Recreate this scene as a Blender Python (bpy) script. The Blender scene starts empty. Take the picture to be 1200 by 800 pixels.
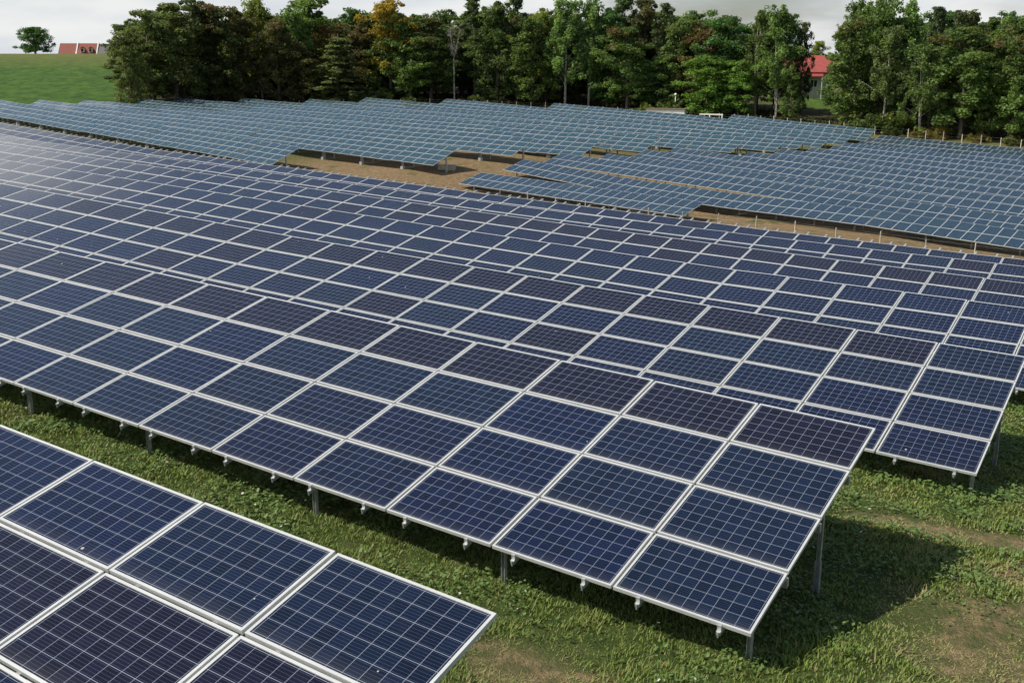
import bpy, math, random
import numpy as np
from mathutils import Vector, Matrix

R = math.radians
random.seed(7)
rng = np.random.default_rng(11)
S = bpy.context.scene
C = S.collection
H = 6.0                                   # the camera's height; every z below is written relative to it and lifted by H

# ------------------------------------------------------------------ camera, sky, sun, exposure
cam_d = bpy.data.cameras.new("camera")
cam = bpy.data.objects.new("camera", cam_d)
C.objects.link(cam)
cam.location = (0, 0, H)
cam.rotation_euler = (R(90 - 15.571), 0, 0)
cam_d.sensor_width = 36
cam_d.lens = 36 * 1220.1 / 1200
cam_d.clip_start = 0.1
cam_d.clip_end = 6000
S.camera = cam

SUN_EL, SUN_AZ = R(49), R(-98)            # azimuth measured from +Y towards +X
S.world = bpy.data.worlds.new("World")
S.world.use_nodes = True


class NT:
    """small helper around a node tree"""
    def __init__(s, tree):
        s.t = tree
        tree.nodes.clear()

    def n(s, typ, **kw):
        nd = s.t.nodes.new(typ)
        for k, v in kw.items():
            if k.startswith('i_'):
                key = k[2:]
                key = int(key) if key.isdigit() else key.replace('_', ' ')
                nd.inputs[key].default_value = v
            else:
                setattr(nd, k, v)
        return nd

    def l(s, a, b):
        s.t.links.new(a, b)

    def put(s, sock, v):
        if isinstance(v, bpy.types.NodeSocket):
            s.l(v, sock)
        elif isinstance(v, (tuple, list)) and len(v) == 3 and sock.type == 'RGBA':
            sock.default_value = (*v, 1)
        else:
            sock.default_value = v

    def math(s, op, a, b=0.0, c=0.0, clamp=False):
        m = s.n('ShaderNodeMath', operation=op, use_clamp=clamp)
        s.put(m.inputs[0], a)
        s.put(m.inputs[1], b)
        s.put(m.inputs[2], c)
        return m.outputs[0]

    def mix(s, fac, a, b, blend='MIX'):
        m = s.n('ShaderNodeMix', data_type='RGBA', blend_type=blend, clamp_factor=True)
        s.put(m.inputs[0], fac)
        s.put(m.inputs[6], a)
        s.put(m.inputs[7], b)
        return m.outputs[2]

    def noise(s, vec, scale, detail=4, rough=0.55, out=0):
        m = s.n('ShaderNodeTexNoise')
        if vec is not None:
            s.l(vec, m.inputs['Vector'])
        m.inputs['Scale'].default_value = scale
        m.inputs['Detail'].default_value = detail
        m.inputs['Roughness'].default_value = rough
        return m.outputs[out]

    def ramp(s, fac, *stops):
        m = s.n('ShaderNodeMapRange', interpolation_type='SMOOTHSTEP')
        s.put(m.inputs[0], fac)
        m.inputs[1].default_value, m.inputs[2].default_value = stops[0], stops[1]
        m.inputs[3].default_value, m.inputs[4].default_value = (stops[2], stops[3]) if len(stops) > 2 else (0, 1)
        return m.outputs[0]


w = NT(S.world.node_tree)
sky = w.n('ShaderNodeTexSky', sky_type='NISHITA', sun_disc=False, sun_elevation=SUN_EL, sun_rotation=SUN_AZ)
sky.altitude = 100
sky.air_density = 1.0
sky.dust_density = 1.6
tc = w.n('ShaderNodeTexCoord')
sep = w.n('ShaderNodeSeparateXYZ')
w.l(tc.outputs['Generated'], sep.inputs[0])
up = w.math('ADD', w.math('MAXIMUM', sep.outputs['Z'], 0.0), 0.30)
cmb = w.n('ShaderNodeCombineXYZ')
w.l(w.math('DIVIDE', sep.outputs['X'], up), cmb.inputs[0])
w.l(w.math('DIVIDE', sep.outputs['Y'], up), cmb.inputs[1])
cl1 = w.noise(cmb.outputs[0], 1.3, 5, 0.52)
cl2 = w.noise(cmb.outputs[0], 2.2, 4, 0.5)
horizon = w.ramp(sep.outputs['Z'], 0.02, 0.60, 0.15, -0.16)          # more cloud low in the sky
left = w.ramp(sep.outputs['X'], 0.10, -0.65, 0.0, 0.34)            # and in a bank towards the sun's side
bank = w.ramp(sep.outputs["Z"], 0.33, 0.50, 1.0, 0.0)
left = w.math('MULTIPLY', left, bank)
cover = w.math('ADD', cl1, w.math('ADD', horizon, left))
fac = w.ramp(cover, 0.46, 0.74)
ccol = w.mix(w.ramp(cl2, 0.34, 0.66), (6.5, 6.9, 7.4), (8.7, 8.8, 8.7))
dt = w.n('ShaderNodeVectorMath', operation='DOT_PRODUCT')
w.l(tc.outputs['Generated'], dt.inputs[0])
dt.inputs[1].default_value = (math.sin(SUN_AZ) * math.cos(SUN_EL), math.cos(SUN_AZ) * math.cos(SUN_EL), math.sin(SUN_EL))
glow = w.math('ADD', 1.0, w.math('MULTIPLY', bank, w.ramp(dt.outputs['Value'], 0.27, 0.88, 0.0, 1.3)))
gl = w.n('ShaderNodeCombineColor')
for i in range(3): w.l(glow, gl.inputs[i])
ccol = w.mix(1.0, ccol, gl.outputs[0], 'MULTIPLY')
skyc = w.mix(fac, sky.outputs[0], ccol)
bg = w.n('ShaderNodeBackground')
w.l(skyc, bg.inputs[0])
bg.inputs[1].default_value = 0.10
wo = w.n('ShaderNodeOutputWorld')
w.l(bg.outputs[0], wo.inputs[0])

sun_d = bpy.data.lights.new("sun", 'SUN')
sun_d.energy = 5.0
sun_d.angle = R(0.6)
sun_d.color = (1.0, 0.92, 0.80)
sun = bpy.data.objects.new("sun", sun_d)
C.objects.link(sun)
sdir = Vector((math.sin(SUN_AZ) * math.cos(SUN_EL), math.cos(SUN_AZ) * math.cos(SUN_EL), math.sin(SUN_EL)))
sun.rotation_euler = sdir.to_track_quat('Z', 'Y').to_euler()
sun.location = (-60, -10, 80)

S.render.engine = 'CYCLES'
S.cycles.use_denoising = True
S.cycles.max_bounces = 6
S.cycles.transparent_max_bounces = 8
S.view_settings.view_transform = 'Standard'
S.view_settings.look = 'None'
S.view_settings.gamma = 1
S.view_settings.exposure = 0.0
S.view_settings.use_curve_mapping = False

# ------------------------------------------------------------------ object helpers
def tag(o, label=None, cat=None, group=None, kind=None):
    if label: o['label'] = label
    if cat: o['category'] = cat
    if group: o['group'] = group
    if kind: o['kind'] = kind
    return o


def empty(name, loc=(0, 0, 0), mat=None):
    o = bpy.data.objects.new(name, None)
    C.objects.link(o)
    if mat is not None:
        o.matrix_world = mat
    else:
        o.location = loc
    o.empty_display_size = 0.3
    return o


def obj(name, me, parent=None, loc=(0, 0, 0), rot=(0, 0, 0), scale=(1, 1, 1)):
    o = bpy.data.objects.new(name, me)
    C.objects.link(o)
    if parent is not None:
        o.parent = parent
    o.location = loc
    o.rotation_euler = rot
    o.scale = scale
    return o


class MB:
    """collects simple solids into one mesh"""
    def __init__(s):
        s.v, s.f, s.m = [], [], []

    def add(s, verts, faces, mi=0):
        b = len(s.v)
        s.v += [tuple(p) for p in verts]
        s.f += [tuple(b + i for i in f) for f in faces]
        s.m += [mi] * len(faces)

    def box(s, x0, x1, y0, y1, z0, z1, mi=0):
        s.add([(x0, y0, z0), (x1, y0, z0), (x1, y1, z0), (x0, y1, z0), (x0, y0, z1), (x1, y0, z1), (x1, y1, z1), (x0, y1, z1)],
              [(0, 3, 2, 1), (4, 5, 6, 7), (0, 1, 5, 4), (1, 2, 6, 5), (2, 3, 7, 6), (3, 0, 4, 7)], mi)

    def tube(s, pts, rad, n=7, mi=0, cap=True):
        pts = [Vector(p) for p in pts]
        rad = list(rad) if hasattr(rad, '__len__') else [rad] * len(pts)
        vs, fs = [], []
        for i, p in enumerate(pts):
            d = (pts[min(i + 1, len(pts) - 1)] - pts[max(i - 1, 0)]).normalized()
            a = d.cross(Vector((0, 0, 1)))
            if a.length < 0.05: a = d.cross(Vector((1, 0, 0)))
            a.normalize()
            b = d.cross(a)
            for k in range(n):
                t = 2 * math.pi * k / n
                vs.append(p + (a * math.cos(t) + b * math.sin(t)) * rad[i])
        for i in range(len(pts) - 1):
            for k in range(n):
                fs.append((i * n + k, i * n + (k + 1) % n, (i + 1) * n + (k + 1) % n, (i + 1) * n + k))
        if cap:
            fs.append(tuple(range(n)))
            fs.append(tuple(reversed(range((len(pts) - 1) * n, len(pts) * n))))
        s.add(vs, fs, mi)

    def mesh(s, name, *mats, smooth=False):
        me = bpy.data.meshes.new(name)
        me.from_pydata(s.v, [], s.f)
        for m in mats: me.materials.append(m)
        if len(mats) > 1: me.polygons.foreach_set('material_index', s.m)
        me.update()
        import bmesh
        bm = bmesh.new(); bm.from_mesh(me)
        bmesh.ops.recalc_face_normals(bm, faces=bm.faces)
        bm.to_mesh(me); bm.free()
        if smooth: me.polygons.foreach_set('use_smooth', [True] * len(me.polygons))
        return me


def raw_mesh(name, verts, quads, mats, mat_index=None, cols=None, attr='tint', smooth=False):
    """fast mesh from numpy arrays; faces all of the same size"""
    me = bpy.data.meshes.new(name)
    nf, k = quads.shape
    me.vertices.add(len(verts)); me.vertices.foreach_set('co', np.ascontiguousarray(verts, np.float32).ravel())
    me.loops.add(nf * k); me.loops.foreach_set('vertex_index', np.ascontiguousarray(quads, np.int32).ravel())
    me.polygons.add(nf)
    me.polygons.foreach_set('loop_start', np.arange(0, nf * k, k, dtype=np.int32))
    for m in mats: me.materials.append(m)
    if mat_index is not None: me.polygons.foreach_set('material_index', mat_index.astype(np.int32))
    if cols is not None:
        ca = me.color_attributes.new(attr, 'FLOAT_COLOR', 'POINT')
        ca.data.foreach_set('color', np.ascontiguousarray(cols, np.float32).ravel())
    if smooth: me.polygons.foreach_set('use_smooth', np.ones(nf, dtype=bool))
    me.update(calc_edges=True)
    return me


def mat(name):
    m = bpy.data.materials.new(name)
    m.use_nodes = True
    t = NT(m.node_tree)
    p = t.n('ShaderNodeBsdfPrincipled')
    o = t.n('ShaderNodeOutputMaterial')
    t.l(p.outputs[0], o.inputs[0])
    return m, t, p, o


def simple(name, col, rough=0.6, metal=0.0, var=0.25, scale=6.0, bump=0.0):
    m, t, p, o = mat(name)
    c = t.n('ShaderNodeTexCoord')
    nz = t.noise(c.outputs['Object'], scale, 5, 0.6)
    lo = tuple(x * (1 - var) for x in col)
    hi = tuple(min(1, x * (1 + var)) for x in col)
    t.l(t.mix(t.ramp(nz, 0.3, 0.7), lo, hi), p.inputs['Base Color'])
    p.inputs['Roughness'].default_value = rough
    p.inputs['Metallic'].default_value = metal
    if bump:
        b = t.n('ShaderNodeBump'); b.inputs['Strength'].default_value = bump; b.inputs['Distance'].default_value = 0.05
        t.l(nz, b.inputs['Height']); t.l(b.outputs[0], p.inputs['Normal'])
    return m


# ------------------------------------------------------------------ materials
def glass_mat(name, nx, ny, px, py, bus_axis, line=0.0145, tone=(1, 1, 1), ior=1.42, vary=1.0):
    """silicon cells behind glass: nx x ny cells on a px x py sheet whose corner is the local origin"""
    m, t, p, o = mat(name)
    c = t.n('ShaderNodeTexCoord')
    sp = t.n('ShaderNodeSeparateXYZ'); t.l(c.outputs['Object'], sp.inputs[0])
    mg = 0.012
    u = t.math('MULTIPLY', t.math('SUBTRACT', sp.outputs[0], mg), nx / (px - 2 * mg))
    v = t.math('MULTIPLY', t.math('SUBTRACT', sp.outputs[1], mg), ny / (py - 2 * mg))
    fu, fv = t.math('FRACT', u), t.math('FRACT', v)
    du = t.math('MINIMUM', fu, t.math('SUBTRACT', 1.0, fu))
    dv = t.math('MINIMUM', fv, t.math('SUBTRACT', 1.0, fv))
    grid = t.math('MAXIMUM', t.math('LESS_THAN', du, line), t.math('LESS_THAN', dv, line * 1.05))
    bu = t.math('FRACT', t.math('MULTIPLY', fv if bus_axis == 'x' else fu, 5.0))
    bd = t.math('ABSOLUTE', t.math('SUBTRACT', bu, 0.5))
    bus = t.math('MULTIPLY', t.math('LESS_THAN', bd, 0.045), 0.30)
    fl = t.n('ShaderNodeCombineXYZ')
    t.l(t.math('FLOOR', u), fl.inputs[0]); t.l(t.math('FLOOR', v), fl.inputs[1])
    oi = t.n('ShaderNodeObjectInfo')
    t.l(t.math('MULTIPLY', oi.outputs['Random'], 97.0), fl.inputs[2])
    wn = t.n('ShaderNodeTexWhiteNoise'); t.l(fl.outputs[0], wn.inputs['Vector'])
    # panel to panel: navy, teal navy or the purplish black of the darker batches
    r = oi.outputs['Random']
    base = t.mix(t.ramp(t.math('FRACT', t.math('MULTIPLY', r, 7.31)), 0.35, 0.65, 0.0, vary), (0.0028, 0.0068, 0.0230), (0.0032, 0.0084, 0.0215))
    bat = t.n('ShaderNodeAttribute', attribute_type='OBJECT', attribute_name='batch')
    base = t.mix(bat.outputs['Fac'], base, (0.0046, 0.0048, 0.0125))
    base = t.mix(1.0, base, tone, 'MULTIPLY')
    cell = t.mix(t.math('MULTIPLY', wn.outputs['Value'], 0.8), base, t.mix(1.0, base, (1.75, 1.7, 1.75), 'MULTIPLY'))
    vo = t.n('ShaderNodeTexVoronoi'); t.l(c.outputs['Object'], vo.inputs['Vector']); vo.inputs['Scale'].default_value = 42
    cell = t.mix(t.math('MULTIPLY', vo.outputs['Distance'], 0.7), cell, t.mix(1.0, cell, (1.6, 1.55, 1.6), 'MULTIPLY'))
    # dust that has run down to the lower edge, thin film elsewhere
    dn = t.noise(c.outputs['Object'], 5.0, 5, 0.65)
    low = t.ramp(sp.outputs[1], 0.16, 0.0)
    dust = t.math('ADD', t.math('MULTIPLY', low, 0.055), t.math('MULTIPLY', t.ramp(dn, 0.5, 0.75), 0.016))
    col = t.mix(bus, cell, (0.17, 0.19, 0.23))
    col = t.mix(t.math('MULTIPLY', grid, 0.9), col, (0.27, 0.31, 0.38))
    col = t.mix(dust, col, (0.30, 0.28, 0.25))
    # a few bird droppings, somewhere else on every module
    off = t.n('ShaderNodeVectorMath', operation='ADD'); t.l(c.outputs['Object'], off.inputs[0])
    sh = t.n('ShaderNodeCombineXYZ'); t.l(t.math('MULTIPLY', r, 53.0), sh.inputs[0]); t.l(t.math('MULTIPLY', r, 31.0), sh.inputs[1]); t.l(sh.outputs[0], off.inputs[1])
    v2 = t.n('ShaderNodeTexVoronoi', voronoi_dimensions='2D'); t.l(off.outputs[0], v2.inputs['Vector']); v2.inputs['Scale'].default_value = 1.6
    spc = t.n('ShaderNodeSeparateColor'); t.l(v2.outputs['Color'], spc.inputs[0])
    drop = t.math('MULTIPLY', t.math('GREATER_THAN', spc.outputs[0], 0.86), t.math('LESS_THAN', v2.outputs['Distance'], t.math('MULTIPLY', spc.outputs[1], 0.030)))
    col = t.mix(t.math('MULTIPLY', drop, 0.8), col, (0.55, 0.54, 0.50))
    t.l(col, p.inputs['Base Color'])
    p.inputs['IOR'].default_value = ior
    rr = t.math('ADD', 0.075, t.math('MULTIPLY', dn, 0.06))
    t.l(rr, p.inputs['Roughness'])
    return m


PW, PH = 1.474, 0.978                      # landscape module
GX, GY = 1.5, 1.01                         # its pitch
QW, QH = 0.985, 1.62                       # portrait module of the far right block
HX, HY = 1.0, 1.66
M_glass = glass_mat('cells_landscape', 10, 6, PW - 0.06, PH - 0.06, 'x')
M_glassL = glass_mat('cells_far_left', 10, 6, PW - 0.06, PH - 0.06, 'x', 0.012, (4.2, 5.2, 2.1), 1.5, 0.35)
M_glassP = glass_mat('cells_portrait', 6, 10, QW - 0.06, QH - 0.06, 'y', 0.012, (3.5, 3.8, 1.85), 1.5, 0.45)
M_alu = simple('anodised_frame', (0.60, 0.62, 0.61), 0.40, 0.2, 0.07, 3)
M_rail = simple('aluminium_rail', (0.52, 0.54, 0.54), 0.4, 0.5, 0.1, 8)
M_zinc = simple('galvanised_steel', (0.42, 0.44, 0.43), 0.5, 0.55, 0.22, 14)
M_back = simple('white_backsheet', (0.55, 0.56, 0.56), 0.6, 0, 0.05)
M_conc = simple('cast_concrete', (0.50, 0.49, 0.44), 0.9, 0, 0.2, 9, 0.2)
M_wood = simple('weathered_post', (0.46, 0.42, 0.34), 0.85, 0, 0.3, 12, 0.2)
M_whitep = simple('white_painted', (0.78, 0.78, 0.75), 0.6, 0, 0.06)

# ------------------------------------------------------------------ rows: plan lines and heights, measured in metres
YN, YF = 33.63, 40.0
def axes(deg):
    a = R(deg)
    return np.array([math.cos(a), -math.sin(a)]), np.array([math.sin(a), math.cos(a)])
dN, nN = axes(YN)
dF, nF = axes(YF)

def pick(nodes, a):
    xs = [p[0] for p in nodes]; zs = [p[1] for p in nodes]
    if a <= xs[0]: return zs[0] + (a - xs[0]) * (zs[1] - zs[0]) / (xs[1] - xs[0])
    if a >= xs[-1]: return zs[-1] + (a - xs[-1]) * (zs[-1] - zs[-2]) / (xs[-1] - xs[-2])
    return float(np.interp(a, xs, zs))

# near block: (plan offset of the lower edge, right end, left end, [(along, z of lower edge)...])
DZ = 0.858
near = [
    (1.381, -3.66, -12.8, [(-12, -4.352), (-3.66, -4.593)]),
    (8.517, -2.94, -24.2, [(-22, -4.742), (-2.94, -5.293)]),
    (15.806, -2.20, -38.5, [(-32.1, -4.33 - DZ), (-17.2, -4.87 - DZ), (-3.67, -5.16 - DZ)]),
    (22.95, -1.47, -46.6, [(-40, -4.90 - DZ), (-25.4, -5.37 - DZ), (-20.9, -5.52 - DZ), (-9.0, -5.83 - DZ), (-4.5, -5.87 - DZ)]),
    (30.16, -0.76, -58.5, [(-50, -5.40 - DZ), (-29.1, -6.08 - DZ), (-23.2, -6.28 - DZ), (-11.3, -6.58 - DZ), (-5.3, -6.69 - DZ)]),
    (37.37, -0.04, -73.0, [(-62, -5.90 - DZ), (-29, -7.05 - DZ), (-12, -7.44 - DZ), (-6, -7.51 - DZ)]),
    (44.58, 0.66, -88.5, [(-82, -5.58 - DZ), (-64.9, -6.69 - DZ), (-35, -7.77 - DZ), (-26.2, -8.04 - DZ), (-20.2, -8.25 - DZ), (-12.9, -8.46 - DZ), (-6.8, -8.54 - DZ)]),
]
# far left block, ten rows (right end, z) (left end, z)
farL = [(64.0 + 9.0 * k, nd) for k, nd in enumerate([
    [(-141.8, -8.35), (-84.7, -10.82)], [(-156.0, -8.49), (-71.2, -10.64)], [(-157.7, -8.97), (-68.8, -10.26)], [(-159.2, -9.05), (-66.8, -10.88)],
    [(-160.3, -9.31), (-64.8, -10.88)], [(-155.9, -9.48), (-58.6, -11.25)], [(-151.2, -9.65), (-57.6, -11.69)], [(-141.6, -9.68), (-58.9, -12.07)],
    [(-131.9, -9.78), (-59.7, -12.55)], [(-114.6, -10.33), (-88.7, -11.28), (-60.4, -12.82)], [(-85.3, -11.62), (-60.7, -12.87)]])]
# far right block, fourteen rows of two portrait modules; (left end, z of lower edge) (right part, z)
DR = 0.754
Rl = [(-66.0, -11.65), (-66.0, -11.09), (-66.3, -10.95), (-64.9, -11.37), (-64.2, -11.32), (-64.3, -11.53), (-58.1, -12.09), (-57.2, -12.13),
      (-56.2, -12.38), (-55.9, -12.52), (-57.0, -12.61), (-57.6, -12.93), (-58.8, -12.85), (-59.7, -12.90)]
Rr = [(-41.7, -12.48), (-20.1, -13.15), (-24.1, -12.98), (-26.0, -13.05), (-27.8, -13.20), (-29.6, -13.29), (-31.5, -13.37), (-33.3, -13.41),
      (-35.2, -13.42), (-37.1, -13.42), (-39.0, -13.46), (-40.9, -13.45), (-42.7, -13.49), (-44.6, -13.51)]
farR = []
for k in range(14):
    nodes = [Rl[k], Rr[k]]
    if k == 0: nodes = [(-66.1, -11.80), (-41.7, -12.48)]
    if k == 1: nodes = [(-66.1, -11.07), (-59.8, -11.71), (-43.5, -12.50), (-38.0, -12.47), (-31.9, -12.64), (-20.1, -13.15)]
    farR.append(((72.5 + 6.5 * k) * 0.98, nodes))

# ------------------------------------------------------------------ terrain: thin plate surface through the measured ground
ctl = []
def cpt(d, n, a, c, z): ctl.append((d[0] * a + n[0] * c, d[1] * a + n[1] * c, z))
for c, r_, l_, nd in near:
    k = 6 if c > 10 else 4
    for a in np.linspace(l_, r_ + (4 if c < 20 else 8), k):
        z = pick(nd, min(a, r_))
        cpt(dN, nN, a, c, z - 0.50)
        if c > 40: cpt(dN, nN, a, c + 5, z - 0.9)
for c, nd in farL:
    for s in (0, .33, .66, 1):
        a = nd[0][0] + (nd[-1][0] - nd[0][0]) * s
        cpt(dF, nF, a, c + 1, pick(nd, a) - 0.80)
for i, (c, nd) in enumerate(farR):
    for a in np.linspace(-64, -18 if i else -42, 4):
        cpt(dF, nF, a, c + 1, pick(nd, a) - 0.8)
for x, y, z in [(-3.2, 91.6, -12.5), (14.9, 76.4, -12.55), (19.3, 72.7, -12.6), (26, 67.1, -12.75), (30.3, 63.5, -12.8), (42, 55, -12.9)]:
    ctl.append((x, y, z))
WOODS = [(-110, 150, -7.6), (-63, 172, -9.6), (-56, 190, -9.9), (-41, 203, -10.0), (-25, 208, -10.0), (-8, 208, -10.2), (8, 206, -10.8), (24, 201, -11.6), (40, 193, -12.1),
         (55, 182, -11.7), (58, 173, -12.1), (70, 165, -12.7), (80, 160, -13.2), (53.5, 170.6, -12.6), (57.5, 166, -12.75), (65.4, 158, -13.15), (71.3, 152.7, -13.45)]
ctl += WOODS
ctl += [(60, 200, -12.0), (66, 228, -9.6), (85, 235, -9.5), (60, 255, -8.8), (120, 150, -13.5), (110, 90, -14), (80, 30, -11), (30, -20, -5), (-30, -20, -3),
        (-60, 10, -3.2), (-110, 60, -4.2), (-160, 110, -5.0), (-30, 250, -8.5), (30, 260, -9), (0, 400, -8), (200, 300, -9), (200, 0, -12),
        (-115, 190, -7.2), (-125, 240, -5.4), (-132, 290, -3.1), (-150, 345, -0.95), (-110, 345, -0.85), (-190, 340, -1.0), (-230, 300, -1.6), (-150, 372, -3.3), (-150, 390, -4.2), (-90, 260, -5.5),
        (-150, 450, -5), (-300, 300, -2), (-300, 450, -3), (0, 600, -9), (400, 600, -10), (-500, 700, -8), (-700, 100, -6), (700, 100, -12), (0, 1400, -10), (900, 1300, -10), (-900, 1300, -10),
        (0, -200, -4), (300, -200, -8), (-300, -200, -4)]
ctl = np.array(ctl)
def _k(r2): return 0.5 * r2 * np.log(r2 + 1e-9)
_P = ctl[:, :2] / 50.0
_n = len(_P)
_K = _k(((_P[:, None] - _P[None]) ** 2).sum(-1)) + np.eye(_n) * 0.02
_A = np.zeros((_n + 3, _n + 3)); _A[:_n, :_n] = _K; _A[:_n, _n] = 1; _A[:_n, _n + 1:] = _P; _A[_n, :_n] = 1; _A[_n + 1:, :_n] = _P.T
_W = np.linalg.solve(_A, np.concatenate([ctl[:, 2], np.zeros(3)]))
def ground(x, y):
    """height of the ground relative to the camera"""
    q = np.stack([np.atleast_1d(x), np.atleast_1d(y)], -1).astype(float) / 50.0
    out = np.empty(len(q))
    for i in range(0, len(q), 4000):
        b = q[i:i + 4000]
        out[i:i + 4000] = _k(((b[:, None] - _P[None]) ** 2).sum(-1)) @ _W[:_n] + _W[_n] + b @ _W[_n + 1:]
    return out
def gz(x, y): return float(ground(x, y)[0])

def spaced(a, b, fine, lo, hi, grow=1.10):
    mid = list(np.arange(a, b + 1e-6, fine))
    st, x = fine, a
    while x > lo:
        st *= grow; x -= st; mid.insert(0, x)
    st, x = fine, mid[-1]
    while x < hi:
        st *= grow; x += st; mid.append(x)
    return np.array(mid)
gx = spaced(-95, 90, 1.2, -1500, 1500)
gy = spaced(0, 215, 1.2, -300, 3000)
XX, YY = np.meshgrid(gx, gy)
ZZ = ground(XX.ravel(), YY.ravel())
far_r = np.hypot(XX, YY).ravel()
ZZ = np.where(far_r > 700, -10 + (ZZ + 10) * np.exp(-(far_r - 700) / 300), ZZ)
ZZ += 0.05 * np.sin(XX.ravel() * 0.9 + 1.7 * np.sin(YY.ravel() * 0.5)) * np.sin(YY.ravel() * 0.8 + XX.ravel() * 0.3)

# where the ground is bare, where it is a crop field, where it is woodland floor
def sstep(x, a, b):
    t = np.clip((x - a) / (b - a), 0, 1)
    return t * t * (3 - 2 * t)
xs_, ys_ = XX.ravel(), YY.ravel()
cN = nN[0] * xs_ + nN[1] * ys_; aN = dN[0] * xs_ + dN[1] * ys_
cF = nF[0] * xs_ + nF[1] * ys_; aF = dF[0] * xs_ + dF[1] * ys_
bare = sstep(cN, 46, 52) * sstep(cF, 150, 70) * sstep(aF, -97, -84)                       # the mown strip between the blocks
bare = np.maximum(bare, 0.35 * sstep(cN, 44, 47))
edge_y = np.interp(xs_, [-110, -63, -56, -41, -25, -8, 8, 24, 40, 55, 58, 70, 80, 140], [150, 166, 184, 197, 203, 203, 201, 196, 188, 177, 168, 160, 155, 130])
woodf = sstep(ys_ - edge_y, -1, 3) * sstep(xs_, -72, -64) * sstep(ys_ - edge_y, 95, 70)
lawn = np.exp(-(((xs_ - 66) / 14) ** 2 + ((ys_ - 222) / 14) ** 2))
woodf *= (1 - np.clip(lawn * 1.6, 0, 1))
crop = sstep(xs_ + 0.15 * ys_, -28, -40) * sstep(ys_, 140, 175)
crop = crop * (1 - woodf)
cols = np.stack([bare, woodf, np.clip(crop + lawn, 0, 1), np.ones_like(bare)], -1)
nx_, ny_ = len(gx), len(gy)
ii = (np.arange(ny_ - 1)[:, None] * nx_ + np.arange(nx_ - 1)[None]).ravel()
quads = np.stack([ii, ii + 1, ii + nx_ + 1, ii + nx_], -1)

M_ground, t, p, o = mat('meadow_ground')
c = t.n('ShaderNodeTexCoord')
P3 = c.outputs['Object']
at = t.n('ShaderNodeVertexColor', layer_name='tint')
sc = t.n('ShaderNodeSeparateColor'); t.l(at.outputs[0], sc.inputs[0])
n1 = t.noise(P3, 0.35, 5, 0.6); n2 = t.noise(P3, 3.0, 6, 0.7); n3 = t.noise(P3, 22.0, 5, 0.7); n4 = t.noise(P3, 0.9, 4, 0.6)
green = t.mix(t.ramp(n2, 0.35, 0.65), (0.050, 0.082, 0.018), (0.095, 0.130, 0.034))
straw = t.mix(t.ramp(n3, 0.35, 0.65), (0.235, 0.170, 0.088), (0.385, 0.290, 0.160))
soil = t.mix(t.ramp(n3, 0.35, 0.65), (0.150, 0.098, 0.052), (0.250, 0.170, 0.090))
# worn tracks at the right of the near tables
spx = t.n('ShaderNodeSeparateXYZ'); t.l(P3, spx.inputs[0])
def blob(cx, cy, rx, ry, ang):
    ca, sa = math.cos(ang), math.sin(ang)
    dx, dy = t.math('SUBTRACT', spx.outputs[0], cx), t.math('SUBTRACT', spx.outputs[1], cy)
    u = t.math('DIVIDE', t.math('ADD', t.math('MULTIPLY', dx, ca), t.math('MULTIPLY', dy, sa)), rx)
    v = t.math('DIVIDE', t.math('SUBTRACT', t.math('MULTIPLY', dy, ca), t.math('MULTIPLY', dx, sa)), ry)
    return t.math('SQRT', t.math('ADD', t.math('MULTIPLY', u, u), t.math('MULTIPLY', v, v)))
BLOBS = [(6.4, 12.8, 2.2, 0.42, -0.33), (5.5, 10.3, 1.2, 0.9, 0.4), (4.9, 9.2, 0.9, 0.7, 0.5), (6.6, 11.4, 1.2, 0.7, -0.3), (0.2, 8.6, 0.9, 0.5, -0.5)]
wear = None
for b in BLOBS:
    q = t.ramp(t.math('ADD', blob(*b), t.math('ADD', t.math('MULTIPLY', t.math('SUBTRACT', n4, 0.5), 2.2), t.math('MULTIPLY', t.math('SUBTRACT', n2, 0.5), 1.1))), 1.25, 0.35)
    wear = q if wear is None else t.math('MAXIMUM', wear, q)
near_dry = t.math('MAXIMUM', t.math('MULTIPLY', t.ramp(n4, 0.56, 0.72), 0.5), wear)
straw2 = t.mix(t.ramp(n2, 0.35, 0.6), straw, (0.120, 0.125, 0.050))
col = t.mix(t.math('MULTIPLY', near_dry, 0.95), green, straw2)
bfac = t.math('MULTIPLY', sc.outputs[0], t.ramp(n1, 0.30, 0.46))
col = t.mix(bfac, col, t.mix(t.ramp(n2, 0.42, 0.62), soil, straw))
cropc = t.mix(t.ramp(t.noise(P3, 0.12, 4, 0.6), 0.35, 0.7), (0.062, 0.135, 0.018), (0.090, 0.165, 0.028))
mpc = t.n('ShaderNodeMapping'); t.l(P3, mpc.inputs[0]); mpc.inputs['Scale'].default_value = (0.6, 0.22, 0.2)
cropc = t.mix(t.math('MULTIPLY', t.ramp(t.noise(mpc.outputs[0], 1.0, 6, 0.75), 0.40, 0.60), 0.80), cropc, (0.024, 0.060, 0.009))
cropc = t.mix(t.math('MULTIPLY', t.ramp(spx.outputs[1], 255.0, 335.0), 0.75), cropc, (0.150, 0.150, 0.050))
col = t.mix(sc.outputs[2], col, cropc)
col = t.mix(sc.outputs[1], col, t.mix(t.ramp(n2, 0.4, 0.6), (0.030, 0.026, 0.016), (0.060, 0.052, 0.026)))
t.l(col, p.inputs['Base Color'])
p.inputs['Roughness'].default_value = 0.95
p.inputs['Specular IOR Level'].default_value = 0.15
bm_ = t.n('ShaderNodeBump'); bm_.inputs['Strength'].default_value = 0.8; bm_.inputs['Distance'].default_value = 0.12
t.l(t.math('ADD', n3, t.math('MULTIPLY', n2, 1.5)), bm_.inputs['Height']); t.l(bm_.outputs[0], p.inputs['Normal'])
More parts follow.
